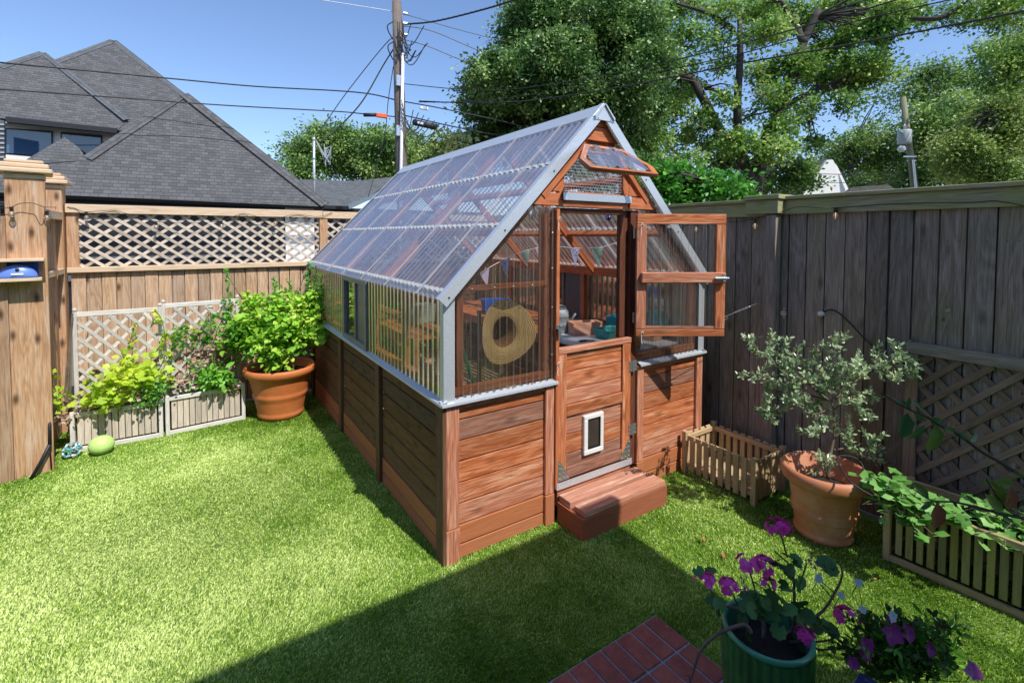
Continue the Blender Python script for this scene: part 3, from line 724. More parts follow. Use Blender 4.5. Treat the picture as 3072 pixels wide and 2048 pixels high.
# watering can
wc = Vector((1.715, 1.05, 1.052)); t = thing('watering_can', wc, 'dented galvanised watering can on the slatted bench beside the door jamb', 'watering can')
M['oldzinc'] = plain('old_zinc', (.33, .37, .38), .62, .25, .35, 9, bump=.3, dirt=(.55, .60, .60))
b = MB(); b.lathe([(0.0, .0), (.085, 0), (.088, .01), (.088, .07), (.091, .075), (.088, .08), (.088, .15), (.091, .155), (.087, .16), (.084, .2), (.07, .215), (.066, .222), (.063, .22), (.066, .20), (.08, .19), (.08, .02), (0, .015)], wc, 36); b.build('can_body', M['oldzinc'], t, smooth=True)
b = MB(); b.tube([wc+Vector(p) for p in ((.08, -.02, .05), (.12, -.03, .10), (.16, -.05, .17))], [.018, .014, .01], 10); b.build('spout', M['oldzinc'], t, smooth=True)
b = MB(); b.tube([wc+Vector((.085*math.cos(a)+.02, .03, .2+.05*math.sin(a))) for a in np.linspace(-.3, 3.3, 12)], .005, 8); b.build('handle', M['oldzinc'], t, smooth=True)
def trough(name, c, L_, W_, H_, rz, th, taper, mat, lab, cat, fill=None, lip=0):
    c = Vector(c); ex = Vector((math.cos(rz), math.sin(rz), 0)); ey = Vector((-math.sin(rz), math.cos(rz), 0)); ez = Vector((0, 0, 1)); b = MB()
    def ring(l, w, z): return [c+ex*sx*l/2+ey*sy*w/2+ez*z for sx, sy in ((-1, -1), (1, -1), (1, 1), (-1, 1))]
    rs = [ring(L_*taper, W_*taper, 0), ring(L_, W_, H_-lip*1.2)]
    if lip: rs += [ring(L_+2*lip, W_+2*lip, H_-lip), ring(L_+2*lip, W_+2*lip, H_)]
    else: rs += [ring(L_, W_, H_)]
    rs += [ring(L_-2*th, W_-2*th, H_), ring((L_-2*th)*taper, (W_-2*th)*taper, H_*.3 if not fill else H_*.75)]
    o = len(b.v)
    for r_ in rs: b.v += r_
    for i in range(len(rs)-1):
        for j in range(4):
            j2 = (j+1) % 4; b.face((o+i*4+j, o+i*4+j2, o+(i+1)*4+j2, o+(i+1)*4+j), [(0, 0)]*4)
    b.face([o+3, o+2, o+1, o], [(0, 0)]*4); k = o+(len(rs)-1)*4; b.face([k, k+1, k+2, k+3], [(0, 0)]*4)
    return b.top(name, M[mat], lab, cat, base=c, bevel=.004)
trough('clay_trough', (1.86, .85, 1.052), .30, .145, .115, -.30, .02, .93, 'brickbox', 'square cut terracotta trough on the potting table beside the watering can', 'planter')
trough('plastic_tray', (1.935, .60, 1.052), .25, .17, .085, .12, .008, .82, 'teal', 'teal plastic planting tray in front of the clay trough', 'tray', lip=.01)
b = MB(); b.tube([(1.90, .64, 1.13), (2.05, .60, 1.14)], .006, 6); b.top('dibber', M['white'], 'pale stick lying across the teal tray', 'stick')
se = MB(); p = Vector((1.585, .62, 1.056)); se.tube([p, p+Vector((.05, -.02, .004)), p+Vector((.11, -.09, .004))], [.005, .006, .003], 6); se.tube([p+Vector((-.01, -.03, 0)), p+Vector((.05, -.035, .004)), p+Vector((.12, -.07, .004))], [.004, .006, .002], 6)
se.top('secateurs', M['black'], 'black handled secateurs lying on the white table top', 'secateurs')
# wicker basket
b = MB(); bc = Vector((1.77, .22, 1.052))
for k in range(9):
    r = .085+.012*math.sin(k/8*PI); pts = []
    for j in range(49):
        a = 2*PI*j/48; rr = r+.005*(1 if (j+k) % 2 else -1); pts.append(bc+Vector((rr*1.15*math.cos(a), rr*math.sin(a), .008+k*.0135)))
    b.tube(pts, .0062, 5, cap=False)
for j in range(16):
    a = 2*PI*j/16; b.tube([bc+Vector((.088*1.15*math.cos(a), .088*math.sin(a), 0)), bc+Vector((.097*1.15*math.cos(a), .097*math.sin(a), .13))], .005, 5)
M['wicker'] = plain('wicker', (.62, .42, .18), .55, var=.35, scale=50)
b.top('wicker_basket', M['wicker'], 'woven wicker basket on the table behind the right gable sheet', 'basket', smooth=True)
trough('storage_bin', (2.17, .72, 1.052), .22, .16, .16, .3, .008, .9, 'bluebin', 'blue green storage bin on the potting table near the fence side', 'bin')
for k in range(3): trough('clay_tile', (2.2, .33, 1.052+k*.042), .16, .12, .038, .2, .02, 1, 'brickbox', ['lowest of three clay trays stacked in the front right corner', 'middle one of three clay trays stacked in the front right corner', 'topmost of three clay trays stacked in the front right corner'][k], 'clay tray', )
# behind the left gable sheet
trough('clay_trough', (.40, 1.35, 1.222), .26, .14, .16, .2, .015, .9, 'oldzinc', 'grey box with pale rim on the slatted bench behind the hat', 'box')
trough('storage_bin', (1.30, 1.55, 1.222), .28, .18, .12, -.3, .008, .9, 'blue', 'bright blue plastic tub above the straw hat', 'tub')
b = MB(); b.lathe([(0, 0), (.11, 0), (.125, .15), (.13, .155), (.115, .15), (.105, .02), (0, .02)], (1.30, 1.3, 1.0), 28, ribs=24, ribamp=.02); b.top('zinc_bucket', M['oldzinc'], 'ribbed zinc bucket between the hat and the door stud', 'bucket', smooth=True)
t = thing('plant_stand', (1.3, 1.4, .125), 'low dark stand carrying the blue tub and zinc bucket', 'stand')
b = MB(); b.box(1.12, 1.45, 1.18, 1.52, .975, .998); b.build('stand_top', M['redwood_shaded'], t)
b = MB(); b.box(1.15, 1.45, 1.46, 1.68, 1.20, 1.22); b.build('stand_top', M['redwood_shaded'], t)
for x, y, z in ((1.14, 1.2, .975), (1.43, 1.2, .975), (1.17, 1.66, 1.2), (1.43, 1.66, 1.2)):
    b = MB(); b.bar((x, y, .125), (x, y, z), .03, .03); b.build('leg', M['redwood_shaded'], t)
# stacks of clay tiles on a low shelf near the side sheet
k = 0
for i in range(5):
    for j in range(3):
        y = .62+i*.23; trough('clay_tray', (.27+.03*(i % 2), y, .84+j*.075+.0), .20, .19, .066, .03*i, .012, .95, 'brickbox',
            'pink clay tray in the %s stack from the front, %s' % (['first', 'second', 'third', 'fourth', 'fifth'][i], ['bottom of its stack', 'middle of its stack', 'top of its stack'][j]), 'clay tray', )
t = thing('low_shelf', (.27, 1.1, .125), 'low plywood shelf under the clay trays beside the clear side wall', 'shelf')
b = MB(); b.box(.09, .50, .45, 1.75, .815, .838); b.build('shelf_board', M['floor_ply'], t)
for y in (.5, 1.7):
    for x in (.12, .47):
        b = MB(); b.bar((x, y, .125), (x, y, .815), .04, .04); b.build('leg', M['redwood_shaded'], t)
t = thing('plywood_bench', (.42, .28, .125), 'plywood bench top in the front left corner below the straw hat', 'bench')
b = MB(); b.box(.09, .74, .09, .43, .875, .90); b.build('bench_top', M['floor_ply'], t, bevel=.002)
for x in (.12, .7):
    for y in (.12, .4):
        b = MB(); b.bar((x, y, .125), (x, y, .875), .04, .04); b.build('leg', M['redwood_shaded'], t)
for n, (px, py, y, lab) in enumerate(((1322, 1042, .36, 'yellow spray bottle with a green trigger head nearest the corner post'), (1303, 1040, .40, 'second yellow spray bottle with a green cap from the corner post'))):
    p = at(px, py, 0, .15+.03*n); p = Vector((.17+.06*n, .30+.10*n, .902)); t = thing('spray_bottle', p, lab, 'bottle'); b = MB()
    b.lathe([(0, 0), (.036, 0), (.038, .01), (.038, .20), (.03, .235), (.013, .255), (.013, .27), (0, .27)], p, 20); b.build('bottle_body', M['yellow'], t, smooth=True)
    b = MB(); b.lathe([(0, .27), (.018, .27), (.018, .31), (0, .312)], p, 14); b.box(p.x-.012, p.x+.012, p.y-.05, p.y+.03, p.z+.31, p.z+.345); b.build('trigger_head', M['greencap'], t)
# bunting
def flag(pp, mat, parent): b = MB(); b.prism(pp, (0.002, .004, 0)); b.build('pennant', M[mat], parent)
def print_cloth(nm, a, c, bcol):
    q = NM(nm); v = q.n('TexVoronoi'); q.t.links.new(q.obj(), v.inputs['Vector']); v.inputs['Scale'].default_value = 90
    return q.done(q.bsdf(q.ramp(q.math('ADD', v.outputs['Distance'], q.math('MULTIPLY', q.noise(q.obj(), 60, 3), .4)), [(.25, a), (.5, c), (.8, bcol)]), .85))
M['fl_blue'] = print_cloth('blue_floral', (.05, .06, .25), (.12, .14, .40), (.5, .5, .62)); M['fl_green'] = print_cloth('green_floral', (.03, .14, .12), (.09, .24, .19), (.3, .42, .36)); M['fl_lilac'] = print_cloth('lilac_cloth', (.42, .3, .48), (.46, .36, .52), (.55, .45, .6))
bt = thing('bunting', (1.6, 1.0, 1.9), 'string of small printed fabric pennants across the greenhouse', 'bunting')
cp = [at(x, y, 1, 1.0) for x, y in ((1420, 832), (1490, 790), (1560, 757), (1640, 738), (1672, 739), (1724, 744), (1770, 744), (1806, 741), (1845, 729), (1880, 712))]
b = MB(); b.tube([Vector(p) for p in spline([tuple(p) for p in cp], 5)], .0025, 5); b.build('string', M['white'], bt)
for (x0, y0, x1, y1, xt, yt, mt) in ((1710, 741, 1740, 744, 1725.6, 800, 'fl_blue'), (1773, 744, 1808, 740, 1798, 803, 'fl_green'), (1845, 729, 1880, 713, 1872, 768, 'fl_lilac'), (1500, 788, 1530, 772, 1522, 833, 'fl_blue'), (1560, 757, 1590, 748, 1582, 800, 'fl_green'), (1440, 822, 1468, 806, 1462, 860, 'fl_lilac'), (1640, 738, 1668, 739, 1655, 795, 'fl_green'), (1606, 742, 1632, 739, 1620, 792, 'fl_lilac')):
    flag([at(x0, y0, 1, 1.0), at(xt, yt, 1, 1.01), at(x1, y1, 1, 1.0)], mt, bt)
# caged lanterns and glass ball under the roof
for (x, y, pl, lab) in ((1596, 645, .35, 'small caged lamp hanging behind the left gable sheet'),):
    p = at(x, y, 1, pl); t = thing('cage_lamp', p, lab, 'lamp'); b = MB()
    for a in range(6):
        b.tube([p+Vector((.028*math.cos(a*PI/3)*math.sin(u), .028*math.sin(a*PI/3)*math.sin(u), .035*math.cos(u))) for u in np.linspace(.2, 2.9, 8)], .0018, 4)
    b.tube([p+Vector((0, 0, .035)), p+Vector((0, 0, .10))], .002, 4); b.build('cage', M['black'], t)
    b = MB(); b.ball(p, .017, n=12); b.build('bulb', M['white'], t, smooth=True)
p = at(1825, 654, 1, .35); q = NM('gazing_glass'); M['gaze'] = q.done(q.bsdf((.25, .22, .45), .05, 1.))
t = thing('glass_ornament', p, 'shiny iridescent glass ball hanging inside the doorway', 'ornament'); b = MB(); b.ball(p, .026, n=18); b.build('ball', M['gaze'], t, smooth=True); b = MB(); b.tube([p+Vector((0, 0, .02)), p+Vector((0, 0, .16))], .0015, 4); b.build('thread', M['black'], t)
for k, (z0, z1) in enumerate(((1.44, 1.60), (1.23, 1.38))):
    a = at(1853+k, 848+k*66, 0, 2.36); b = MB(); zz = a.z
    b.box(2.345, 2.352, a.y-.22, a.y+.02, zz-.12, zz+.01); b.top('wall_panel', M['slate'], ['upper slate blue panel hung on the fence side wall', 'lower slate blue panel hung on the fence side wall'][k], 'panel')

# ------------------------------------------------------------------ ground
def ground_mat():
    q = NM('turf_backing'); p = q.pos(); n = q.noise(p, 3, 5, .6); n2 = q.noise(p, 240, 3, .7)
    c = q.ramp(q.math('ADD', q.math('MULTIPLY', n, .4), q.math('MULTIPLY', n2, .6)), [(.3, (.03, .09, .01)), (.5, (.12, .24, .03)), (.7, (.28, .42, .09))])
    return q.done(q.bsdf(c, .8, normal=q.bump(n2, .01, 1.)))
M['turf'] = ground_mat()
b = MB(); b.quad([(-400, -400, -.02), (400, -400, -.02), (400, 400, -.02), (-400, 400, -.02)]); o = b.build('ground', plain('bare_ground', (.16, .14, .10), .95, scale=.5)); tag(o, kind='structure')
b = MB(); b.quad([(-6, -4.2, .0), (2.74, -4.2, .0), (2.74, 3.93, .0), (-6, 3.93, .0)]); o = b.build('lawn', M['turf']); tag(o, kind='structure')
# grass blades: density falls with distance from the viewpoint
def blades():
    N = 1700000; x = rng.uniform(-3.2, 2.68, N); y = rng.uniform(-2.4, 3.88, N)
    d = np.sqrt((x-CAM.x)**2+(y-CAM.y)**2+CAM.z**2)
    keep = rng.uniform(0, 1, N) < np.clip((2.9/d)**1.1, .3, 1)
    keep &= ~((x > 0) & (x < W) & (y > 0) & (y < L)) & ~((x > .84) & (x < 1.65) & (y > -.29) & (y < .0)) & ~((x < .70) & (y < -1.0) & (x > .0))
    # inside the picture plus a margin
    rx, ry, rz = x-CAM.x, y-CAM.y, -CAM.z
    f = rx*FW.x+ry*FW.y+rz*FW.z; r = (rx*RT.x+ry*RT.y+rz*RT.z)/f; u = (rx*UP.x+ry*UP.y+rz*UP.z)/f
    keep &= (f > .3) & (abs(r) < 1.3) & (u > -1.15)
    x, y, d = x[keep], y[keep], d[keep]; n = len(x)
    h = rng.uniform(.007, .015, n); w = rng.uniform(.0014, .0024, n)*np.clip(d/3, .9, 2.2)
    # streaks of blades lying the same way
    ang = rng.uniform(0, 2*PI, n); lean = rng.uniform(.2, 1.0, n)
    flow = np.sin(x*2.3+np.sin(y*1.7)*1.3)+np.cos(y*2.9+x*.8)
    lx = np.cos(ang)*lean+.35*np.cos(flow); ly = np.sin(ang)*lean+.35*np.sin(flow)
    a2 = rng.uniform(0, PI, n); ax, ay = np.cos(a2)*w, np.sin(a2)*w
    z = np.zeros(n); V = np.empty((n, 5, 3))
    V[:, 0] = np.stack([x-ax, y-ay, z], 1); V[:, 1] = np.stack([x+ax, y+ay, z], 1)
    mx, my, mz = x+lx*h*.35, y+ly*h*.35, h*.6
    V[:, 2] = np.stack([mx-ax*.8, my-ay*.8, mz], 1); V[:, 3] = np.stack([mx+ax*.8, my+ay*.8, mz], 1)
    V[:, 4] = np.stack([x+lx*h, y+ly*h, h*.95], 1)
    T = np.array([(0, 1, 3), (0, 3, 2), (2, 3, 4)]); F = (T[None]+(np.arange(n)*5)[:, None, None]).reshape(-1, 3)
    return tri_mesh('grass', V.reshape(-1, 3), F)
q = NM('grass_blade'); r = q.rnd(); pn = q.mrange(q.noise(q.pos(), 1.5, 3, .55), .32, .68); pn2 = q.noise(q.pos(), 9., 3, .6)
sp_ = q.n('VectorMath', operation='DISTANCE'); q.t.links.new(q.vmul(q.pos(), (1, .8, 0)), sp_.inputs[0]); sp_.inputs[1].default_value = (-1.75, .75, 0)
sheen_patch = q.mrange(q.math('ADD', sp_.outputs['Value'], q.math('MULTIPLY', pn2, .8)), .9, 2.5, .30, 0)  # lit lawn's pale sheen, put into the blade colour as an oval patch
f = q.math('ADD', sheen_patch, q.math('ADD', q.math('MULTIPLY', r, .42), q.math('ADD', q.math('MULTIPLY', pn, .26), q.math('MULTIPLY', pn2, .34))))
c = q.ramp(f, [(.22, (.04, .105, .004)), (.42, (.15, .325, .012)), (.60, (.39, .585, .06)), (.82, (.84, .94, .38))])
bs = q.bsdf(c, .38, spec=.5); tl = q.n('BsdfTranslucent'); q.t.links.new(c, tl.inputs[0]); mx = q.n('MixShader'); mx.inputs[0].default_value = .3; q.t.links.new(bs, mx.inputs[1]); q.t.links.new(tl.outputs[0], mx.inputs[2])
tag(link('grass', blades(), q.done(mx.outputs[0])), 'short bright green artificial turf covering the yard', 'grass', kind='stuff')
# fallen leaves
M['dry'] = leafm('dry_leaf', [(.35, .10, .04), (.55, .22, .10), (.60, .36, .22)], .7, .1)
for (x, y) in ((1618, 1243), (1488, 1268), (1552, 1320), (1877, 1240), (1845, 1175), (1662, 1268), (1930, 1390), (2010, 1330)):
    p = G = at(x*3072/2352, y*3072/2352, 2, .03); lv = Leaves(); d = rng.normal(size=(1, 3)); d[0, 2] *= .2
    lv.add(LEAF_OVAL, [tuple(p)], d, rng.uniform(.028, .045), np.array([[.2, .1, 1]])); o = lv.build('fallen_leaf', M['dry']); 
    me = o.data; me.transform(Matrix.Translation(-p)); o.location = p
    tag(o, 'small dry brown leaf lying on the turf right of the wooden step', 'leaf', 'fallen leaves on the lawn')
# brick step
def brick_mat():
    q = NM('red_brick'); r = q.rnd(); n = q.noise(q.obj(), 14, 5, .65)
    c = q.mix(q.mrange(n, .3, .7), (.22, .05, .035), (.46, .14, .09)); c = q.mix(q.math('MULTIPLY', r, .5), c, (.12, .03, .03)); c = q.mix(q.mrange(q.noise(q.obj(), 40, 4, .7), .6, .75, 0, .5), c, (.42, .26, .22))
    return q.done(q.bsdf(c, .75, normal=q.bump(q.noise(q.obj(), 90, 4), .003, .6)))
M['brick'] = brick_mat(); M['mortar'] = plain('mortar', (.24, .27, .30), .9, var=.2, scale=40, bump=.4)
bs_ = thing('brick_step', (.36, -1.5, 0), 'red brick step edge with pale mortar joints beside the green pot', 'step')
b = MB(); b.box(-.05, .715, -2.3, -.985, -.0, .034); b.build('mortar_bed', M['mortar'], bs_)
b = MB()
for i in range(8):
    for j in range(5):
        x0 = .712-(i+1)*.098; y1 = -.99-j*.205
        b.box(x0+.009, x0+.098, y1-.196, y1, .004, .039+random.uniform(0, .002))
b.build('bricks', M['brick'], bs_, bevel=.004)

# ------------------------------------------------------------------ fences
def fence_boards(mb, p0, p1, nrm, w, z0, z1, gap=.008, skip=(), nails=None):
    p0, p1, nrm = Vector(p0), Vector(p1), Vector(nrm); d = (p1-p0); Ln = d.length; d.normalize(); n = int(Ln/w)
    for i in range(n):
        if i in skip: continue
        g = gap*random.uniform(.3, 1.8); c = p0+d*((i+.5)*Ln/n)+nrm*random.uniform(-.004, .004); c.z = (z0+z1)/2
        mb.obox(c, d*(Ln/n/2-g/2), nrm*.009, Vector((0, 0, (z1-z0)/2)))
        if nails:
            for zz in nails:
                for e in (-.025, .025): mb.obox(Vector((c.x, c.y, zz+random.uniform(-.008, .008)))+d*e-nrm*.0088, d*.003, nrm*.0012, Vector((0, 0, .003)), 1)
FY = 3.95
bf = thing('back_fence', (-.9, FY, 0), 'sunlit tan board fence with lattice top behind the planters', 'fence')
b = MB(); fence_boards(b, (-2.27, FY, 0), (3.0, FY, 0), (0, 1, 0), .118, .02, 1.60, nails=(.35, 1.1, 1.5)); b.build('fence_boards', [M['fence_sun'], M['charcoal']], bf, bevel=.002)
b = MB(); fence_boards(b, (-2.2, FY+.026, 0), (3.0, FY+.026, 0), (0, 1, 0), .118, .02, 1.59); b.build('gap_backing', M['fence_shade'], bf)  # dark layer added so the board gaps read as shadow lines
b = MB(); b.box(-2.29, 2.75, FY-.055, FY-.012, 1.592, 1.648); b.build('middle_rail', M['rail'], bf, bevel=.004)
b = MB(); b.box(-2.29, .155, FY-.06, FY+.03, 2.195, 2.283); b.box(.158, 2.8, FY-.06, FY+.03, 2.19, 2.278); b.build('top_rail', M['rail'], bf, bevel=.004)
b = MB(); b.box(-2.29, -2.195, FY-.03, FY+.04, 1.65, 2.195); b.build('side_post', M['post_cedar'], bf, bevel=.003)
b = MB(); b.box(.12, .215, FY-.05, FY+.04, 1.65, 2.194); b.box(2.6, 2.7, FY-.03, FY+.04, 1.65, 2.19); b.build('lattice_post', M['post_cedar'], bf, bevel=.003)
def lattice(mb, x0, x1, z0, z1, fn, pitch, w=.034, th=.006, off=0., m=0, steep=1.0):
    """two layers of diagonal laths clipped to a rectangle; fn(u,z,h)->world"""
    k = steep
    for layer, s in ((0, 1), (1, -1)):
        u = x0-(z1-z0)/k-pitch
        while u < x1+(z1-z0)/k+pitch:
            # line: x = u + s*(z-z0)/k
            pts = []
            a_z, b_z = z0, z1
            xa, xb = u, u+s*(z1-z0)/k
            # clip to x range
            def zx(x): return z0+(x-u)*k*s
            lo, hi = min(xa, xb), max(xa, xb)
            l, h = max(lo, x0), min(hi, x1)
            if h-l > .01:
                p, q = (l, zx(l)), (h, zx(h))
                P, Q = fn(p[0], p[1], layer*(th+.0015)), fn(q[0], q[1], layer*(th+.0015)); nn = (fn(0, 0, 1)-fn(0, 0, 0))
                mb.bar(P, Q, w, th, nn, m)
            u += pitch
b = MB(); lattice(b, -2.193, .12, 1.65, 2.194, lambda u, z, h: Vector((u, FY-.01-h, z)), .158, .030, .006, steep=.72)
b.build('lattice_panel', M['tan_lattice'], bf)
b = MB(); lattice(b, .215, 2.6, 1.65, 2.19, lambda u, z, h: Vector((u, FY-.01-h, z)), .158, .030, .006, steep=.72); b.build('lattice_panel', M['tan_lattice'], bf)
def cap_post(c, rz, s, h, lab, mat='post_cedar', cap=.17):
    t = thing('gate_post', (c[0], c[1], 0), lab, 'post'); ex = Vector((math.cos(rz), math.sin(rz), 0)); ey = Vector((-math.sin(rz), math.cos(rz), 0)); ez = Vector((0, 0, 1)); c = Vector((c[0], c[1], 0))
    b = MB()
    b.obox(c+ez*h/2-ey*(s/2-.009), ex*(s/2-.0), ey*.009, ez*h/2); b.obox(c+ez*h/2+ex*(s/2-.009)+ey*.009, ex*.009, ey*(s/2-.009), ez*h/2); b.obox(c+ez*h/2-ex*(s/2-.009)+ey*.009, ex*.009, ey*(s/2-.009), ez*h/2); b.obox(c+ez*h/2+ey*(s/2-.009), ex*(s/2-.019), ey*.009, ez*(h/2-.01))
    b.build('post_cladding', M[mat], t, bevel=.004)
    b = MB(); z = h
    for ww, hh in ((s+.01, .045), (s+.10, .04), (s+.055, .04), (s-.005, .03)):
        b.obox(c+ez*(z+hh/2), ex*ww/2, ey*ww/2, ez*(hh/2-.0015)); z += hh
    b.build('post_cap', M['rail'], t, bevel=.008)
    return t
cap_post((-2.375, 2.95), .17, .235, 2.425, 'nearer tall cedar gate post carrying the blue feeder')
cap_post((-2.385, 3.93), 0., .17, 2.425, 'farther capped cedar post at the end of the lattice fence')
sf = thing('side_fence', (-2.35, 3.4, 0), 'short run of cedar boards between the two capped posts', 'fence')
b = MB(); fence_boards(b, (-2.36, 3.09, 0), (-2.36, 3.84, 0), (1, 0, 0), .125, .02, 2.15); b.build('fence_boards', M['fence_sun'], sf, bevel=.002)
b = MB(); b.box(-2.34, -2.30, 3.08, 3.84, 1.59, 1.645); b.box(-2.36, -2.30, 3.08, 3.84, 2.12, 2.2); b.build('rail', M['rail'], sf, bevel=.004)
lf = thing('left_fence', (-3.6, 2.88, 0), 'warm brown board fence left of the nearer gate post', 'fence')
b = MB(); fence_boards(b, (-5.2, 2.80, 0), (-2.465, 2.80, 0), (0, 1, 0), .14, .0, 2.12); b.build('fence_boards', M['post_cedar'], lf, bevel=.002)
b = MB(); b.box(-5.2, -2.5, 2.745, 2.83, 2.125, 2.215); b.box(-5.2, -2.5, 2.76, 2.79, 1.575, 1.655); b.build('rail', M['rail'], lf, bevel=.004)
# right fence, two runs
for nm, x, y0, y1, zt, lab in (('far', 2.72, -.41, 3.9, 2.285, 'grey weathered fence run with mossy cap behind the olive and greenhouse'), ('near', 2.785, -4.2, -.415, 2.30, 'nearest run of the dark weathered fence with moss green top rails')):
    t = thing('side_fence', (x, (y0+y1)/2, 0), lab, 'fence')
    b = MB(); fence_boards(b, (x+.01, y0, 0), (x+.01, y1, 0), (1, 0, 0), .135, .0, zt-.1, gap=.008, nails=(.4, 1.25, 1.95)); b.build('fence_boards', [M['fence_shade'], M['charcoal']], t, bevel=.002)
    b = MB(); fence_boards(b, (x+.034, y0-.06, 0), (x+.034, y1-.06, 0), (1, 0, 0), .135, .0, zt-.12, gap=.008); b.build('gap_backing', M['fence_shade'], t)  # layer added behind the boards to keep their gaps dark
    b = MB(); b.box(x-.03, x+.0, y0, y1, zt-.145, zt-.03); b.build('fascia_rail', M['mossy'], t, bevel=.003)
    b = MB(); b.box(x-.055, x+.09, y0, y1, zt-.028, zt+.0); b.build('cap_rail', M['mossy'], t, bevel=.003)
t = thing('fence_post', (2.70, -.45, 0), 'narrow fence post with sunlit mossy end where the two fence runs meet', 'post')
b = MB(); b.box(2.675, 2.755, -.50, -.417, 0, 2.15); b.build('post', M['fence_shade'], t, bevel=.003)
b = MB(); b.box(2.655, 2.80, -.525, -.25, 2.16, 2.272); b.box(2.635, 2.86, -.54, -.24, 2.275, 2.312); b.build('post_cap', M['mossy'], t, bevel=.003)
# lattice leaning on the right fence
lt = thing('garden_trellis', (2.745, -1.6, .2), 'brown diamond lattice panel leaning on the dark fence above the right planter', 'trellis')
A0 = at(2721, 1023, 0, 2.75); zt = A0.z; ya = A0.y
b = MB(); b.box(2.735, 2.765, ya-1.75, ya, zt-.075, zt); b.build('top_rail', M['fence_shade'], lt, bevel=.003)
b = MB(); b.box(2.735, 2.765, ya-.065, ya, .25, zt-.077); b.build('stile', M['dark_lattice'], lt, bevel=.003)
b = MB(); lattice(b, ya-1.75, ya-.065, .2, zt-.077, lambda u, z, h: Vector((2.768-h, u, z)), .145, .036, .008, steep=1.0); b.build('laths', M['dark_lattice'], lt)

# ------------------------------------------------------------------ planters
def slat_planter(name, p0, p1, depth, h0, h1, lab, mat, rail, n, trellis=0, mt='grey_lattice', top=None, soil=True, cat='planter', dn=None, g=.0):
    """front face from p0 to p1 (ground points); dn = direction to the back"""
    p0, p1 = Vector(p0), Vector(p1); d = p1-p0; Ln = d.length; d.normalize(); nb = Vector(dn) if dn else Vector((-d.y, d.x, 0)); ez = Vector((0, 0, 1)); H = (h0+h1)/2
    t = thing(name, (p0+p1)/2, lab, cat)
    for nm, a in (('front', p0), ('back', p0+nb*depth)):
        b = MB(); w = (Ln-.06)/n
        for i in range(n): b.obox(a+d*(.03+(i+.5)*w)+nb*.012*(1 if nm == 'front' else -1)+ez*(H/2+.01), d*(w/2-g-random.uniform(.0015, .0035)), nb*.006, ez*(H/2-.045))
        b.build('slats', M[mat], t, bevel=.002)
        b = MB()
        for z0, z1 in ((.0, .042), (H-.04, H)): b.obox(a+d*Ln/2+ez*(z0+z1)/2, d*(Ln/2-.0), nb*.011, ez*(z1-z0)/2)
        b.build('rail', M[rail], t, bevel=.003)
    for e in (0, 1):
        a = p0+d*(Ln*e); b = MB(); k = max(2, int(depth/.07)); w = (depth-.05)/k
        for i in range(k): b.obox(a+nb*(.025+(i+.5)*w)+ez*(H/2+.01), nb*(w/2-.004), d*.006, ez*(H/2-.045))
        b.build('slats', M[mat], t, bevel=.002)
        b = MB()
        for z0, z1 in ((.0, .042), (H-.04, H)): b.obox(a+nb*depth/2+ez*(z0+z1)/2, nb*(depth/2-.012), d*.010, ez*(z1-z0)/2)
        b.build('rail', M[rail], t, bevel=.003)
        for q in (0, depth):
            tall = trellis if q else 0; b = MB(); b.bar(a+nb*q, a+nb*q+ez*(tall or H+.015), .034, .034); 
            if tall: b.ball(a+nb*q+ez*(tall+.02), .02, n=10)
            b.build('corner_post', M[rail], t, bevel=.003)
    if trellis:
        b = MB(); a = p0+nb*depth; b.bar(a+ez*(trellis-.025), a+d*Ln+ez*(trellis-.025), .02, .045); b.build('trellis_rail', M[rail], t, bevel=.003)
        b = MB(); lattice(b, .02, Ln-.02, H*.8, trellis-.05, lambda u, z, h: a+d*u+ez*z-nb*h, .135, .028, .007, steep=1.1); b.build('trellis', M[rail], t)
    if soil:
        b = MB(); 
        for i in range(1): b.obox((p0+p1)/2+nb*depth/2+ez*(H-.07), d*(Ln/2-.02), nb*(depth/2-.02), ez*.02)
        b.build('soil', M['soil'], t)
    return t
slat_planter('trellis_planter', (-2.176, 3.215, 0), (-1.525, 3.21, 0), .24, .36, .36, 'left grey slatted planter with trellis, behind the green ball', 'tan_lattice', 'grey_lattice', 12, 1.25)
slat_planter('trellis_planter', (-1.472, 3.22, 0), (-.81, 3.285, 0), .24, .38, .38, 'right grey slatted planter with trellis, beside the big orange pot', 'tan_lattice', 'grey_lattice', 12, 1.28)
slat_planter('slatted_planter', (2.285, -1.435, 0), (2.36, -3.0, 0), .36, .40, .40, 'long mossy slatted planter box along the dark fence', 'mossplanter', 'picket', 30, dn=(1, 0, 0), g=.006)
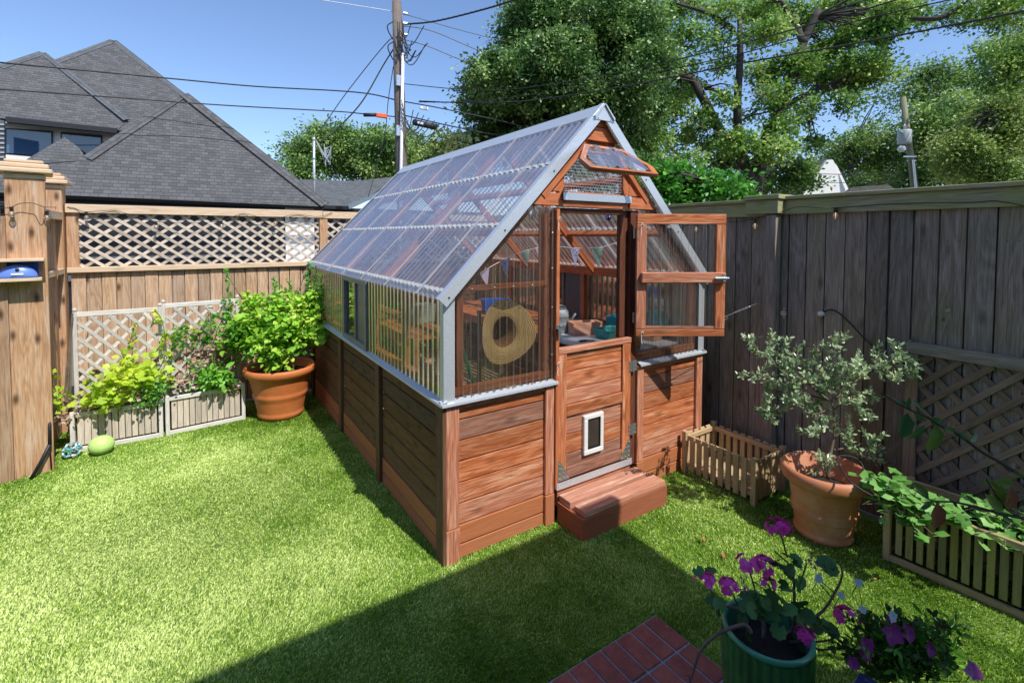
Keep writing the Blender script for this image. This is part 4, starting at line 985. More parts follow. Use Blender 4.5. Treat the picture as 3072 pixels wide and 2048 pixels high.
# picket planter (open, empty)
t = thing('picket_planter', (2.36, -.34, 0), 'empty open picket planter box at the greenhouse corner', 'planter'); X0, X1, Ya, Yb, H = 2.175, 2.56, -.655, -.055, .355
for x, sg in ((X0, -1), (X1, 1)):
    for k in range(8):
        y = Ya+.075+k*(Yb-Ya-.15)/7; b = MB(); b.box(x-.008+sg*.008, x+.008+sg*.008, y-.022, y+.022, .035, .335); b.build('picket', M['picket'], t, bevel=.004)
    b = MB(); b.box(x-.01-sg*.011, x+.01-sg*.011, Ya, Yb, .285, .325); b.box(x-.01-sg*.011, x+.01-sg*.011, Ya, Yb, .06, .09); b.build('rail', M['picket'], t, bevel=.002)
for y, sg in ((Ya, -1), (Yb, 1)):
    for k in range(4):
        x = X0+.07+k*(X1-X0-.14)/3; b = MB(); b.box(x-.03, x+.03, y-.008+sg*.008, y+.008+sg*.008, .035, .335); b.build('picket', M['picket'], t, bevel=.004)
    b = MB(); b.box(X0+.02, X1-.02, y-.009-sg*.010, y+.009-sg*.010, .285, .322); b.build('rail', M['picket'], t, bevel=.002)
    for x in (X0, X1): b = MB(); b.box(x-.02, x+.02, y-.02, y+.02, 0, H); b.build('leg', M['picket'], t, bevel=.003)
b = MB(); b.box(X0+.03, X1-.03, Ya+.03, Yb-.03, .06, .07); b.build('bottom_board', M['picket'], t)

# ------------------------------------------------------------------ pots
def pot(name, c, rb, rt, h, mat, lab, rim=.05, bands=(.42, .47), soilz=.85, flare=.035, wall=.03):
    c = Vector(c); t = thing(name, c, lab, 'plant pot'); b = MB(); pr = [(0, .0), (rb*.96, 0), (rb, .012)]
    R_ = lambda f: rb+(rt-flare-rb)*f
    zs = np.linspace(.03, 1-rim*1.9/h, 26)
    for f in zs:
        d = 0
        for bb in bands: d += .013*math.exp(-((f-bb)/.018)**2)
        if f < .1: d += .008*math.exp(-((f-.06)/.015)**2)
        pr.append((R_(f)+d, f*h))
    zt = h-rim*1.9
    pr += [(rt-flare+.004, zt+.004), (rt-.012, zt+.02), (rt-.002, zt+.045), (rt, h-rim*.55), (rt-.006, h-.012), (rt-.02, h), (rt-wall, h-.004), (rt-wall-.008, h-.03), (R_(soilz)-wall, h*soilz-.0)]
    b.lathe(pr, c, 56); b.build('pot_body', M[mat], t, smooth=True)
    b = MB(); b.lathe([(0, h*soilz+.01), (R_(soilz)*.5, h*soilz+.008), (R_(soilz)-wall+.012, h*soilz-.004)], c, 24); b.build('soil', M['soil'], t, smooth=True)
    return t
pot('terracotta_pot', (-.455, 3.21, 0), .215, .365, .56, 'terra', 'big bright orange terracotta pot holding the leafy shrub', bands=(.43, .47, .10))
pot('terracotta_pot', (2.23, -1.10, 0), .156, .258, .46, 'terra2', 'dusty pink terracotta pot holding the small leaved tree', bands=(.36, .41, .09), soilz=.7, rim=.055)
# ribbed green pot
gc = Vector((.60, -1.62, .04)); t = thing('glazed_pot', gc, 'ribbed dark green glazed pot with the pink geranium', 'plant pot'); b = MB()
b.lathe([(0, 0), (.112, 0), (.13, .05), (.15, .2), (.156, .36), (.154, .40)], gc, 160, ribs=30, ribamp=.06); b.build('pot_body', M['greenpot'], t, smooth=True)
b = MB(); b.lathe([(.154, .395), (.162, .405), (.162, .418), (.154, .424), (.145, .418), (.144, .40), (.14, .30)], gc, 64); b.build('pot_rim', M['greenpot_rim'], t, smooth=True)
b = MB(); b.lathe([(0, .34), (.08, .345), (.143, .335)], gc, 30); b.build('soil', M['soil'], t, smooth=True)
# dark blue planter at the lower right
c = at(2860, 2300, 2, .40)
trough('trough_planter', (c.x+.05, c.y-.03, .12), .62, .22, .27, -1.5, .012, .88, 'navy', 'dark blue trough planter with violet pansies at the lower right', 'planter', fill=1, lip=.012)

# ------------------------------------------------------------------ small yard things
q = NM('lime_ball'); wv = q.n('TexVoronoi', feature='DISTANCE_TO_EDGE'); q.t.links.new(q.obj(), wv.inputs['Vector']); wv.inputs['Scale'].default_value = 9
M['lime'] = q.done(q.bsdf(q.mix(q.mrange(q.noise(q.obj(), 12, 3), .3, .7), (.48, .74, .18), (.60, .84, .28)), .5, normal=q.bump(q.mrange(wv.outputs['Distance'], 0, .08), .004, .15)))
p = at(303, 1372, 2, 0); p = Vector((-1.955, 3.03, .088)); b = MB(); b.ball(p, .088, (1.08, 1.0, .95), 32); b.top('rubber_ball', M['lime'], 'solid lime green rubber ball on the turf', 'ball', smooth=True)
b = MB(); p = Vector((-2.165, 3.09, .068)); ph = (1+5**.5)/2
ico = [Vector(v).normalized() for v in [(-1, ph, 0), (1, ph, 0), (-1, -ph, 0), (1, -ph, 0), (0, -1, ph), (0, 1, ph), (0, -1, -ph), (0, 1, -ph), (ph, 0, -1), (ph, 0, 1), (-ph, 0, -1), (-ph, 0, 1)]]
for i in range(12):
    nb_ = sorted(range(12), key=lambda k: (ico[k]-ico[i]).length)[1:6]
    cs = []
    for a in nb_:
        for c_ in nb_:
            if a < c_ and (ico[a]-ico[c_]).length < 1.1: cs.append((ico[i]*1+ico[a]+ico[c_]).normalized())
    ax1 = ico[i].cross(Vector((0, .3, 1))).normalized(); ax2 = ico[i].cross(ax1); cs.sort(key=lambda v: math.atan2(v.dot(ax2), v.dot(ax1)))
    for k in range(len(cs)): b.tube([p+cs[k]*.063, p+((cs[k]+cs[(k+1) % len(cs)])*.5).normalized()*.065, p+cs[(k+1) % len(cs)]*.063], .0095, 6)
q = NM('aqua_ball'); M['aqua'] = q.done(q.bsdf(q.mix(q.mrange(q.noise(q.obj(), 26, 2), .46, .54), (.10, .38, .45), (.70, .78, .76)), .4))
b.top('lattice_ball', M['aqua'], 'openwork pale blue and white lattice ball by the gate post', 'ball', smooth=True)
b = MB(); z4 = lambda a, c, ax, v: at(400/1140*a, 950+400/1140*c, ax, v)
P = [z4(265, 1385, 2, .01), z4(355, 1230, 1, 2.80), z4(425, 1090, 1, 2.80), z4(425, 900, 1, 2.86), z4(475, 780, 1, 2.95)]
b.tube([P[0], P[1], P[2]], .013, 8); b.tube([P[2], P[3], P[4]], .012, 8); b.tube([P[2], z4(440, 1310, 2, .01)], .006, 6)
b.top('garden_hook', M['charcoal'], 'dark metal prop leaning against the foot of the gate post', 'metal prop', smooth=True)
b = MB(); 
for k in range(3): b.tube([(-2.2+.02*k, 3.35, 0), (-2.21-.02*k, 3.38, .5), (-2.20+.01*k, 3.4, 1.05+.1*k)], .008, 6)
b.top('bare_stems', M['twig'], 'thin bare stems rising between the gate post and left trellis', 'stems')
# feeder
fd_ = thing('bird_feeder', (-2.385, 2.80, 1.63), 'blue domed feeder between two small wooden shelves on the gate post', 'feeder')
ex = Vector((math.cos(.17), math.sin(.17), 0)); ey = Vector((-math.sin(.17), math.cos(.17), 0)); ez = Vector((0, 0, 1)); fc = Vector((-2.40, 2.765, 0))
b = MB(); b.obox(fc+ez*1.775, ex*.155, ey*.075, ez*.011); b.build('roof_board', M['rail'], fd_, bevel=.003)
b = MB(); b.obox(fc+ez*1.62, ex*.14, ey*.075, ez*.012); b.build('floor_board', M['rail'], fd_, bevel=.003)
b = MB(); b.obox(fc+ez*1.70+ey*.06, ex*.12, ey*.004, ez*.062); b.build('back_panel', M['blue'], fd_)
M['blue2'] = plain('pale_blue_plastic', (.13, .25, .68), .35)
b = MB(); b.ball(fc+ez*1.634-ey*.0, .12, (1.0, .45, .88), 28, fn=lambda q: 1 if q.z > 0 else .3); fo = b.build('dome', M['blue2'], fd_, smooth=True)
b = MB(); b.ball(fc+ez*1.70-ey*.046, .013, n=12); b.build('entry_hole', M['black'], fd_, smooth=True)
b = MB(); b.obox(fc+ez*1.667-ey*.058, ex*.035, ey*.003, ez*.008); b.build('name_strip', M['white'], fd_)
# string lights
def bulb(p, parent):
    b = MB(); b.lathe([(0, .0), (.013, 0), (.013, -.03), (.010, -.036)], p, 10); s_ = b.build('lamp_socket', M['black'], parent)
    g = MB(); g.ball(p+Vector((0, 0, -.058)), .022, (1, 1, 1.15), 14); g.build('glass_bulb', M['bulb'], s_, smooth=True)
    g = MB(); g.tube([p+Vector((-.005, 0, -.035)), p+Vector((0, 0, -.07)), p+Vector((.005, 0, -.035))], .0022, 4); g.build('filament', M['filament'], s_)
M['bulb'] = clear_sheet('bulb_glass', (.95, .93, .85), refl=.18, haze=.12, rough=.05, hazecol=(1, .93, .7), dirt=0)
q = NM('warm_filament'); e = q.n('Emission'); e.inputs[0].default_value = (1, .5, .12, 1); e.inputs[1].default_value = 1.6; M['filament'] = q.done(e.outputs[0])
def lights(lab, pts, bulbs, ax, v, base):
    t = thing('string_lights', base, lab, 'string lights'); W_ = [at(x, y, a, vv) for x, y, a, vv in pts]
    b = MB(); b.tube([Vector(p) for p in spline([tuple(p) for p in W_], 6)], .003, 6); b.build('cable', M['rubber'], t, smooth=True)
    for x, y, a, vv in bulbs: bulb(at(x, y, a, vv), t)
z4 = lambda a, c: (.542*a, 600+.542*c)
LP = [(-30, 40, 1, 2.78), (20, 45, 1, 2.78), (62, 40, 1, 2.78), (110, 20, 1, 2.78), (180, 18, 1, 2.78), (245, 38, 1, 2.82), (300, 40, 1, 3.8), (400, 42, 1, FY-.07), (470, 65, 1, FY-.08), (620, 58, 1, FY-.07), (700, 75, 1, FY-.08), (860, 118, 1, FY-.10), (1080, 125, 1, FY-.10), (1225, 115, 1, FY-.10), (1340, 75, 1, FY-.07), (1420, 90, 1, FY-.09), (1525, 100, 1, FY-.09), (1640, 80, 1, FY-.07), (1760, 92, 1, FY-.08), (1840, 70, 1, FY-.07)]
BP = [(63, 38, 1, 2.77), (258, 60, 1, 2.83), (478, 66, 1, FY-.09), (863, 120, 1, FY-.11), (1226, 116, 1, FY-.11), (1524, 100, 1, FY-.10)]
lights('black cable with clear bulbs strung from the gate post along the lattice fence', [(*z4(a, c), x, v) for a, c, x, v in LP], [(*z4(a, c), x, v) for a, c, x, v in BP], 1, FY, (-1.2, 3.85, 2.1))
z3 = lambda a, c: (1900+.5102*a, .5102*c)
LP = [(280, 1340, 0, 2.70), (360, 1310, 0, 2.68), (480, 1300, 0, 2.68), (600, 1305, 0, 2.68), (716, 1285, 0, 2.68), (860, 1250, 0, 2.68), (960, 1218, 0, 2.66), (1100, 1222, 0, 2.66), (1190, 1222, 0, 2.74), (1300, 1214, 0, 2.74), (1500, 1200, 0, 2.745), (1750, 1192, 0, 2.745), (2000, 1190, 0, 2.745), (2120, 1182, 0, 2.745), (2250, 1200, 0, 2.74), (2420, 1240, 0, 2.74)]
BP = [(370, 1312, 0, 2.68), (716, 1288, 0, 2.68), (1190, 1222, 0, 2.735), (2420, 1240, 0, 2.735)]
lights('black cable with clear bulbs strung along the dark right fence', [(*z3(a, c), x, v) for a, c, x, v in LP], [(*z3(a, c), x, v) for a, c, x, v in BP], 0, 2.7, (2.7, -.8, 2.1))
# garden hose and tap fitting on the right fence
z8 = lambda a, c: (2000+.542*a, 850+.542*c)
hp = [at(*z8(a, c), 0, v) for a, c, v in ((855, 175, 2.76), (880, 152, 2.75), (930, 150, 2.75), (1000, 205, 2.75), (1090, 300, 2.75), (1180, 390, 2.74), (1240, 520, 2.72))]
b = MB(); b.tube([Vector(p) for p in spline([tuple(p) for p in hp], 5)], .006, 8); b.top('drip_hose', M['rubber'], 'thin black hose arching down the dark fence behind the olive tree', 'hose', smooth=True)
p = at(*z8(855, 178), 0, 2.75); b = MB(); b.lathe([(0, 0), (.02, 0), (.026, .012), (.02, .03), (0, .032)], p, 14); b.ball(p+Vector((-.01, 0, .015)), .02, n=12); b.top('hose_timer', M['conduit'], 'small pale round tap fitting at the start of the black hose', 'tap fitting', smooth=True)
p = at(*z8(650, 165), 0, 2.71); b = MB(); b.tube([p, p+Vector((-.012, 0, 0))], .022, 14); b.ball(p+Vector((0, 0, .035)), .009, n=8); b.ball(p+Vector((0, 0, -.035)), .009, n=8); b.top('fence_hook', M['steel'], 'small round steel fitting screwed to the grey fence', 'fence fitting')
hp = [dp(*z8(a, c), v) for a, c, v in ((1090, 1100, 3.1), (1085, 1010, 3.2), (1030, 960, 3.25), (945, 960, 3.2), (975, 1040, 3.0), (1020, 1100, 2.9), (1120, 1165, 2.85), (1210, 1200, 2.85), (1330, 1240, 2.8))]
b = MB(); b.tube([Vector(p) for p in spline([tuple(p) for p in hp], 5)], .0055, 8); b.top('drip_hose', M['rubber'], 'thin black hose looping over the rim of the pink terracotta pot', 'hose', smooth=True)
# ------------------------------------------------------------------ leaf materials
M['lf_lime'] = leafm('lime_leaf', [(0.129, 0.357, 0.025), (0.309, 0.604, 0.050), (0.541, 0.796, 0.101), (0.773, 0.833, 0.202)], .4, .35)
M['lf_yellow'] = leafm('yellow_green_leaf', [(0.275, 0.450, 0.037), (0.525, 0.725, 0.062), (0.775, 0.850, 0.100)], .4, .4)
M['lf_mid'] = leafm('mid_green_leaf', [(0.053, 0.195, 0.022), (0.150, 0.420, 0.045), (0.330, 0.660, 0.090)], .4, .3)
M['lf_olive'] = leafm('small_silver_leaf', [(.08, .17, .06), (.24, .36, .17), (.46, .58, .34), (.60, .68, .38)], .3, .2, .6)
M['lf_lobed'] = leafm('lobed_leaf', [(0.078, 0.240, 0.039), (0.191, 0.437, 0.092), (0.347, 0.612, 0.185)], .5, .3)
M['lf_dark'] = leafm('dark_geranium_leaf', [(.02, .08, .018), (.05, .17, .045), (.11, .27, .09)], .5, .25)
M['lf_branch'] = leafm('big_branch_leaf', [(0.020, 0.100, 0.035), (0.050, 0.170, 0.050), (0.140, 0.240, 0.030)], .3, .35, .6)
M['lf_fade'] = leafm('faded_leaf', [(0.280, 0.170, 0.120), (0.500, 0.360, 0.280), (0.620, 0.480, 0.360)], .8, .2)
M['petal'] = leafm('magenta_petal', [(0.547, 0.025, 0.277), (0.900, 0.081, 0.552), (0.900, 0.260, 0.812)], .5, .4)
M['violet'] = leafm('violet_petal', [(0.120, 0.012, 0.096), (0.264, 0.036, 0.240), (0.384, 0.108, 0.456)], .5, .3)
M['pale'] = leafm('pale_blue_petal', [(0.350, 0.550, 0.620), (0.550, 0.700, 0.750)], .5, .3)
M['t_dark'] = leafm('dense_tree_leaf', [(.018, .065, .012), (.07, .165, .035), (.19, .33, .08), (.40, .54, .20)], .4, .25, .5, 1.2)
M['t_light'] = leafm('broad_tree_leaf', [(.03, .09, .015), (.12, .26, .04), (.32, .50, .10), (.60, .70, .24)], .4, .35, .5, .8)
M['t_far'] = leafm('far_tree_leaf', [(.04, .10, .02), (.12, .24, .05), (.28, .43, .10), (.46, .56, .20)], .5, .3, .4, .5)
M['t_pale'] = leafm('pale_tree_leaf', [(0.066, 0.132, 0.022), (0.225, 0.343, 0.066), (0.524, 0.617, 0.185), (0.800, 0.800, 0.458)], .5, .3, .4, .6)
M['bush'] = leafm('bush_leaf', [(0.020, 0.091, 0.012), (0.092, 0.316, 0.033), (0.259, 0.648, 0.081)], .4, .35)

# ------------------------------------------------------------------ yard plants
def ell(lv, ells, tmpl, size, clump=.05, per=14, up=.5):
    for (x, y, z, r, n) in ells: lv.mass((x, y, z), r, n, size, tmpl, clump, per, .9, up)
def stems(parent, root, tips, r, mat='twig', name='stem'):
    b = MB(); root = Vector(root)
    for t_ in tips:
        t_ = Vector(t_); m = (root+t_)/2+Vector((random.uniform(-.04, .04), random.uniform(-.04, .04), .03))
        b.tube([Vector(p) for p in spline([tuple(root+Vector((random.uniform(-.02, .02), random.uniform(-.02, .02), 0))), tuple(m), tuple(t_)], 4)], [r*(1-.07*i) for i in range(9)], 6)
    return b.build(name, M[mat], parent, smooth=True)
# shrub in the big orange pot
t = thing('leafy_shrub', (-.455, 3.21, .48), 'bushy lime green shrub growing in the big orange pot', 'shrub')
E_ = [(-.62, 3.2, .80, .17, 300), (-.35, 3.2, .82, .19, 340), (-.5, 3.12, 1.0, .22, 420), (-.22, 3.15, 1.02, .20, 360), (-.75, 3.25, 1.05, .17, 260), (-.40, 3.25, 1.22, .20, 320), (-.12, 3.2, 1.25, .15, 200), (-.68, 3.3, 1.25, .13, 150), (-.02, 3.12, .92, .14, 170), (-.85, 3.3, .85, .13, 160), (-.5, 3.1, .70, .16, 200)]
lv = Leaves(); ell(lv, E_, LEAF_WIDE, .062, .05, 10, .9); lv.build('foliage', M['lf_lime'], t)
lv = Leaves(); ell(lv, [(x, y+.03, z-.04, r*.95, n//2) for x, y, z, r, n in E_], LEAF_OVAL, .06, .06, 8, .3); lv.build('inner_foliage', M['lf_mid'], t)
for x, y, z, h in ((-.93, 3.3, 1.0, .62), (-.10, 3.15, 1.2, .42), (-.04, 3.1, 1.15, .38), (-.50, 3.2, 1.3, .22), (-.95, 3.35, 1.0, .3), (-.35, 3.25, 1.3, .18), (-.16, 3.22, 1.3, .36)):
    lv = Leaves(); sp_ = [(x, y, z-.2), (x+.01, y, z+h*.5), (x-.01+random.uniform(-.03, .03), y, z+h)]; lv.along(sp_, LEAF_OVAL, .016, .048, .9); lv.build('shoot', M['lf_mid'], t)
stems(t, (-.455, 3.21, .46), [(e[0], e[1], e[2]) for e in E_]+[(-.93, 3.3, 1.55), (-.10, 3.15, 1.6), (-.04, 3.1, 1.5), (-.16, 3.22, 1.62)], .009)
# climbers in the two trellis planters
def climber(name, lab, base, E1, E2, vines, mat1='lf_yellow', tm=LEAF_LOBED, sz=.06):
    t = thing(name, base, lab, 'plant'); lv = Leaves(); ell(lv, E1, tm, sz, .05, 8, .9); 
    for v in vines: lv.along(v, tm, .05, sz*.85, 1.0, .015)
    lv.build('foliage', M[mat1], t)
    if E2: lv = Leaves(); ell(lv, E2, LEAF_WIDE, .03, .03, 16, .5); lv.build('dry_foliage', M['lf_fade'], t)
    b = MB()
    for v in vines: b.tube([Vector(p) for p in spline(v, 4)], .004, 5)
    b.build('vine_stem', M['twig'], t); return t
climber('climbing_vine', 'yellow green climbing vine spilling from the left trellis planter', (-1.9, 3.3, .3),
        [(-1.95, 3.2, .47, .12, 110), (-1.80, 3.2, .55, .14, 150), (-1.62, 3.25, .58, .12, 110), (-1.75, 3.25, .72, .11, 80), (-1.92, 3.24, .62, .10, 60), (-2.27, 3.2, .52, .07, 30)],
        [(-2.2, 3.25, .38, .11, 260), (-1.9, 3.28, .38, .10, 160), (-1.7, 3.2, .45, .05, 50)],
        [[(-1.75, 3.3, .5), (-1.6, 3.36, .75), (-1.45, 3.4, .95), (-1.2, 3.42, 1.0)], [(-1.9, 3.3, .45), (-1.8, 3.4, .8), (-1.72, 3.43, 1.1)], [(-2.0, 3.3, .4), (-2.25, 3.2, .55), (-2.3, 3.2, .75)], [(-1.6, 3.3, .5), (-1.48, 3.3, .8), (-1.5, 3.35, 1.1), (-1.56, 3.38, 1.24)]])
climber('low_herb', 'small leaved green herb at the right end of the left trellis planter', (-1.6, 3.25, .3), [(-1.62, 3.2, .42, .10, 160), (-1.55, 3.22, .5, .08, 90)], None, [[(-1.6, 3.2, .3), (-1.58, 3.15, .45)]], 'lf_mid', LEAF_WIDE, .032)
climber('climbing_vine', 'sparser half dried vine on the right trellis beside the orange pot', (-1.15, 3.35, .3),
        [(-1.3, 3.38, .95, .12, 60), (-1.15, 3.4, .85, .12, 60), (-1.0, 3.38, 1.05, .14, 90), (-.9, 3.4, .8, .10, 50), (-1.05, 3.4, .65, .12, 50)],
        [(-1.15, 3.38, .72, .13, 260), (-.98, 3.38, .85, .11, 220), (-1.35, 3.36, .5, .06, 80), (-.9, 3.3, .35, .06, 100), (-1.0, 3.4, .55, .12, 160)],
        [[(-1.3, 3.35, .35), (-1.25, 3.42, .8), (-1.1, 3.42, 1.15)], [(-1.0, 3.35, .4), (-1.05, 3.42, .9), (-.9, 3.42, 1.2)], [(-1.45, 3.38, .4), (-1.42, 3.4, .9), (-1.3, 3.4, 1.1)]], 'lf_mid', LEAF_WIDE, .045)
climber('leafy_clump', 'fresh green long leaved clump in the right trellis planter', (-1.1, 3.32, .35), [(-1.08, 3.28, .52, .11, 150), (-1.0, 3.26, .45, .09, 90)], None, [[(-1.08, 3.3, .35), (-1.07, 3.28, .6)]], 'lf_mid', LEAF_OVAL, .085)
# small leaved tree in the pink pot
t = thing('potted_tree', (2.23, -1.10, .35), 'airy small leaved tree with spreading branches in the pink pot', 'small tree')
dep0 = (Vector((2.23, -1.10, .35))-CAM).dot(FW)
BR = [[(890, 1080), (905, 950), (930, 800), (915, 650)], [(915, 650), (800, 620), (650, 570), (500, 500), (415, 512)], [(915, 660), (760, 540), (600, 440), (500, 370), (425, 285)],
      [(915, 650), (932, 540), (900, 440), (950, 330), (990, 275)], [(930, 640), (1050, 540), (1200, 450), (1330, 440), (1450, 400), (1420, 300), (1375, 235)], [(1400, 420), (1500, 400), (1570, 330), (1545, 215)],
      [(1450, 410), (1540, 460), (1620, 455)], [(920, 700), (1010, 650), (1080, 700), (1140, 750)], [(925, 920), (1040, 910), (1120, 960), (1255, 1000)], [(1000, 905), (1015, 860), (1020, 800)], [(1100, 950), (1140, 900), (1140, 850)],
      [(890, 700), (800, 720), (700, 650), (650, 640)], [(620, 720), (550, 710), (600, 770)], [(700, 690), (620, 720), (560, 700), (530, 690)], [(850, 600), (820, 460), (840, 340)], [(800, 560), (720, 430), (740, 350)], [(690, 560), (640, 450), (635, 365)],
      [(1150, 490), (1170, 420), (1150, 380)], [(1230, 460), (1270, 400), (1295, 400)], [(560, 430), (570, 350), (577, 290)], [(900, 800), (830, 800), (800, 840)], [(1500, 400), (1590, 320), (1615, 240)], [(1000, 590), (1000, 480), (970, 440)], [(1080, 540), (1080, 460), (1040, 440)], [(1000, 640), (1100, 610), (1130, 640)],
      [(890, 1060), (870, 1000), (880, 960)], [(930, 620), (880, 560), (870, 500)], [(1250, 450), (1330, 500), (1380, 500)], [(1300, 440), (1340, 380), (1390, 390)], [(950, 560), (1030, 500), (1100, 500)], [(760, 560), (700, 500), (700, 430)], [(1150, 490), (1250, 520), (1290, 540)], [(880, 640), (830, 560), (780, 520)], [(640, 570), (580, 590), (555, 560)],
      [(1190, 620), (1280, 670), (1400, 700)]]
lv = Leaves(); b = MB()
for i, pl in enumerate(BR):
    rr = random.uniform(-.22, .22) if i else 0; k = len(pl)
    P = [tuple(dp(*z8(x, y), dep0+(rr*(j/(k-1)) if i else 0))) for j, (x, y) in enumerate(pl)]
    sp_ = spline(P, 5); r0 = .016 if i == 0 else .009 if i in (1, 2, 4) else .005
    b.tube([Vector(p) for p in sp_], [max(.0015, r0*(1-.75*q_/len(sp_))) for q_ in range(len(sp_))], 6)
    st_ = .55 if i == 0 else .3 if i in (1, 2, 4) else .15
    if i == len(BR)-1: continue
    lv.along(sp_, LEAF_OVAL, .013, .034, .85, .012, st_)
    if i and k > 2:
        for j in range(3, len(sp_), 3):
            for _ in range(1+(j % 2)):
                q_ = sp_[j]+rng.normal(size=3)*.045; lv.along([sp_[j], (sp_[j]+q_)/2+np.array([0, 0, .01]), q_+np.array([0, 0, .03])], LEAF_OVAL, .012, .032, .85, .004, .1)
b.build('trunk', M['twig'], t, smooth=True); lv.build('foliage', M['lf_olive'], t)
# squash-like plants in the long planter
def ground_plant(lab, pts, mat, tm, sz, base, stem='twig', name='leafy_plant', n=26, spread=.10):
    t = thing(name, base, lab, 'plant'); lv = Leaves(); b = MB()
    for p in pts:
        p = np.array(p); m = n; P = p+rng.normal(size=(m, 3))*np.array([spread, spread, spread*.45]); D = rng.normal(size=(m, 3)); D[:, 2] = .1+D[:, 2]*.3
        U = rng.normal(size=(m, 3))*.3; U[:, 2] += 1; U[:, 1] -= .3; lv.add(tm, P, D, sz*rng.uniform(.6, 1.2, m), U)
        for q_ in P[::3]: b.tube([Vector((p[0], p[1], base[2]+.02)), Vector((q_+p)/2)+Vector((0, 0, .02)), Vector(q_)], .0025, 5)
    lv.build('foliage', M[mat], t); b.build('stem', M[stem], t); return t
A = lambda px, py, z: tuple(at(px, py, 2, z))
zz = lambda a, c, z: A(2550+.3827*a, 1100+.3827*c, z)
ground_plant('pale green lobed leaves spilling over the left end of the mossy planter', [zz(240, 900, .50), zz(330, 980, .48), zz(430, 1000, .50), zz(420, 1120, .44), zz(560, 1080, .46), zz(650, 1130, .44), zz(760, 1150, .42), zz(480, 1210, .38), zz(830, 1180, .42)], 'lf_lobed', LEAF_LOBED, .062, (2.45, -1.7, .35), n=26, spread=.055)
ground_plant('darker lobed leaves at the far right of the mossy planter', [zz(1100, 1130, .44), zz(1180, 1220, .42), zz(1270, 1150, .45), zz(1340, 1300, .40), zz(1330, 1230, .44), zz(1240, 1330, .38)], 'lf_lobed', LEAF_LOBED, .06, (2.45, -2.3, .35), n=22, spread=.06)
# geranium
gt = thing('geranium', (.60, -1.62, .38), 'pink flowering geranium with woody branches in the green pot', 'geranium')
zg = lambda a, c: (2050+.3176*a, 1550+.3176*c)
dg = (gc+Vector((0, 0, .4))-CAM).dot(FW)
def G3(a, c, dd=0.): return dp(*zg(a, c), dg+dd)
b = MB()
for pl, r0, dd in (([(760, 1150), (740, 960), (560, 880), (450, 850), (345, 835)], .011, -.02), ([(640, 1090), (600, 1030), (540, 1020), (330, 1100), (170, 1250), (110, 1400), (60, 1568)], .010, -.12), ([(1000, 1150), (1050, 950), (1045, 700), (1040, 560), (985, 430)], .009, .05),
                   ([(900, 1150), (1100, 1030), (1210, 970), (1330, 870), (1417, 740), (1500, 560), (1480, 440)], .009, .05), ([(1000, 1180), (1180, 1180), (1330, 1170), (1417, 1150)], .007, 0), ([(1180, 1190), (1280, 1250), (1400, 1245)], .007, 0), ([(60, 1568), (50, 1500), (0, 1500)], .004, -.12)):
    sp_ = [G3(*p, dd) for p in pl]; sp_ = spline([tuple(p) for p in sp_], 5); b.tube([Vector(p) for p in sp_], [r0*.75*(1-.5*i/len(sp_)) for i in range(len(sp_))], 8)
b.build('woody_branch', plain('geranium_wood', (.13, .09, .085), .8, var=.4, scale=30, bump=.6), gt, smooth=True)
STK = plain('green_stalk', (.06, .13, .03), .6); fl = [((980, 380), (900, 110), .03, 26), ((690, 740), (600, 440), .03, 20), ((860, 700), (770, 470), .04, 26), ((830, 720), (800, 630), .02, 7), ((520, 850), (430, 660), .0, 16), ((300, 760), (205, 610), -.02, 18), ((1150, 1180), (1150, 1130), -.03, 16), ((1540, 900), (1550, 950), .02, 24)]
for a, c, dd, n in fl: b = MB(); b.tube([G3(*a, dd), G3((a[0]+c[0])/2+6, (a[1]+c[1])/2, dd), G3(*c, dd)], .0035, 5); b.build('stalk', STK, gt)
for a, c in (((1100, 640), (1165, 440)), ((985, 430), (860, 320)), ((560, 900), (580, 660)), ((1300, 640), (1420, 780)), ((250, 720), (320, 800))): b = MB(); b.tube([G3(*a), G3(*c)], .003, 5); b.build('stalk', STK, gt)
for a, c, dd, n in fl:
    lv = Leaves(); cen = np.array(G3(*c, dd)); R_ = .016+.0009*n
    u = rng.normal(size=(n, 3)); u /= np.linalg.norm(u, axis=1)[:, None]; u[:, 2] = abs(u[:, 2])*.8+.05
    for k in range(n):
        fc_ = cen+u[k]*R_*np.array([1.15, 1.15, .8]); nn = u[k]; a1 = np.cross(nn, [0, 0, 1.])+1e-4; a1 /= np.linalg.norm(a1); a2 = np.cross(nn, a1); m = 5
        an = np.arange(m)*2*PI/m+rng.uniform(0, 1); D = np.cos(an)[:, None]*a1+np.sin(an)[:, None]*a2+nn*.25
        lv.add(LEAF_WIDE, np.repeat(fc_[None], m, 0), D, np.full(m, .0185)*rng.uniform(.8, 1.1, m), np.repeat(nn[None], m, 0))
    lv.build('flower_head', M['petal'], gt)
for (a, c, dd) in ((1165, 430, 0), (585, 650, 0), (1300, 470, .02)):
    lv = Leaves(); cen = np.array(G3(a, c, dd)); lv.add(LEAF_NARROW, cen+rng.normal(size=(16, 3))*.012, rng.normal(size=(16, 3)), .025); lv.build('faded_flower', M['violet'], gt)
lv = Leaves(); GL = [(660, 760, 2), (620, 860, 3), (750, 760, 3), (760, 870, 3), (850, 820, 3), (940, 700, 2), (930, 880, 3), (1000, 860, 2), (680, 1090, 1), (850, 1070, 1), (1170, 880, 3), (1130, 950, 2), (1180, 1000, 2), (990, 470, 4), (900, 440, 3), (1040, 390, 3), (225, 500, 2), (150, 520, 1), (320, 850, 2), (300, 900, 2), (1260, 1040, 2), (1100, 1100, 2), (1180, 1180, 1), (560, 960, 1), (1340, 450, 4), (1400, 500, 4), (1060, 660, 2), (1120, 670, 1), (1380, 1080, 3), (700, 800, 3), (850, 900, 3), (1080, 1000, 3)]
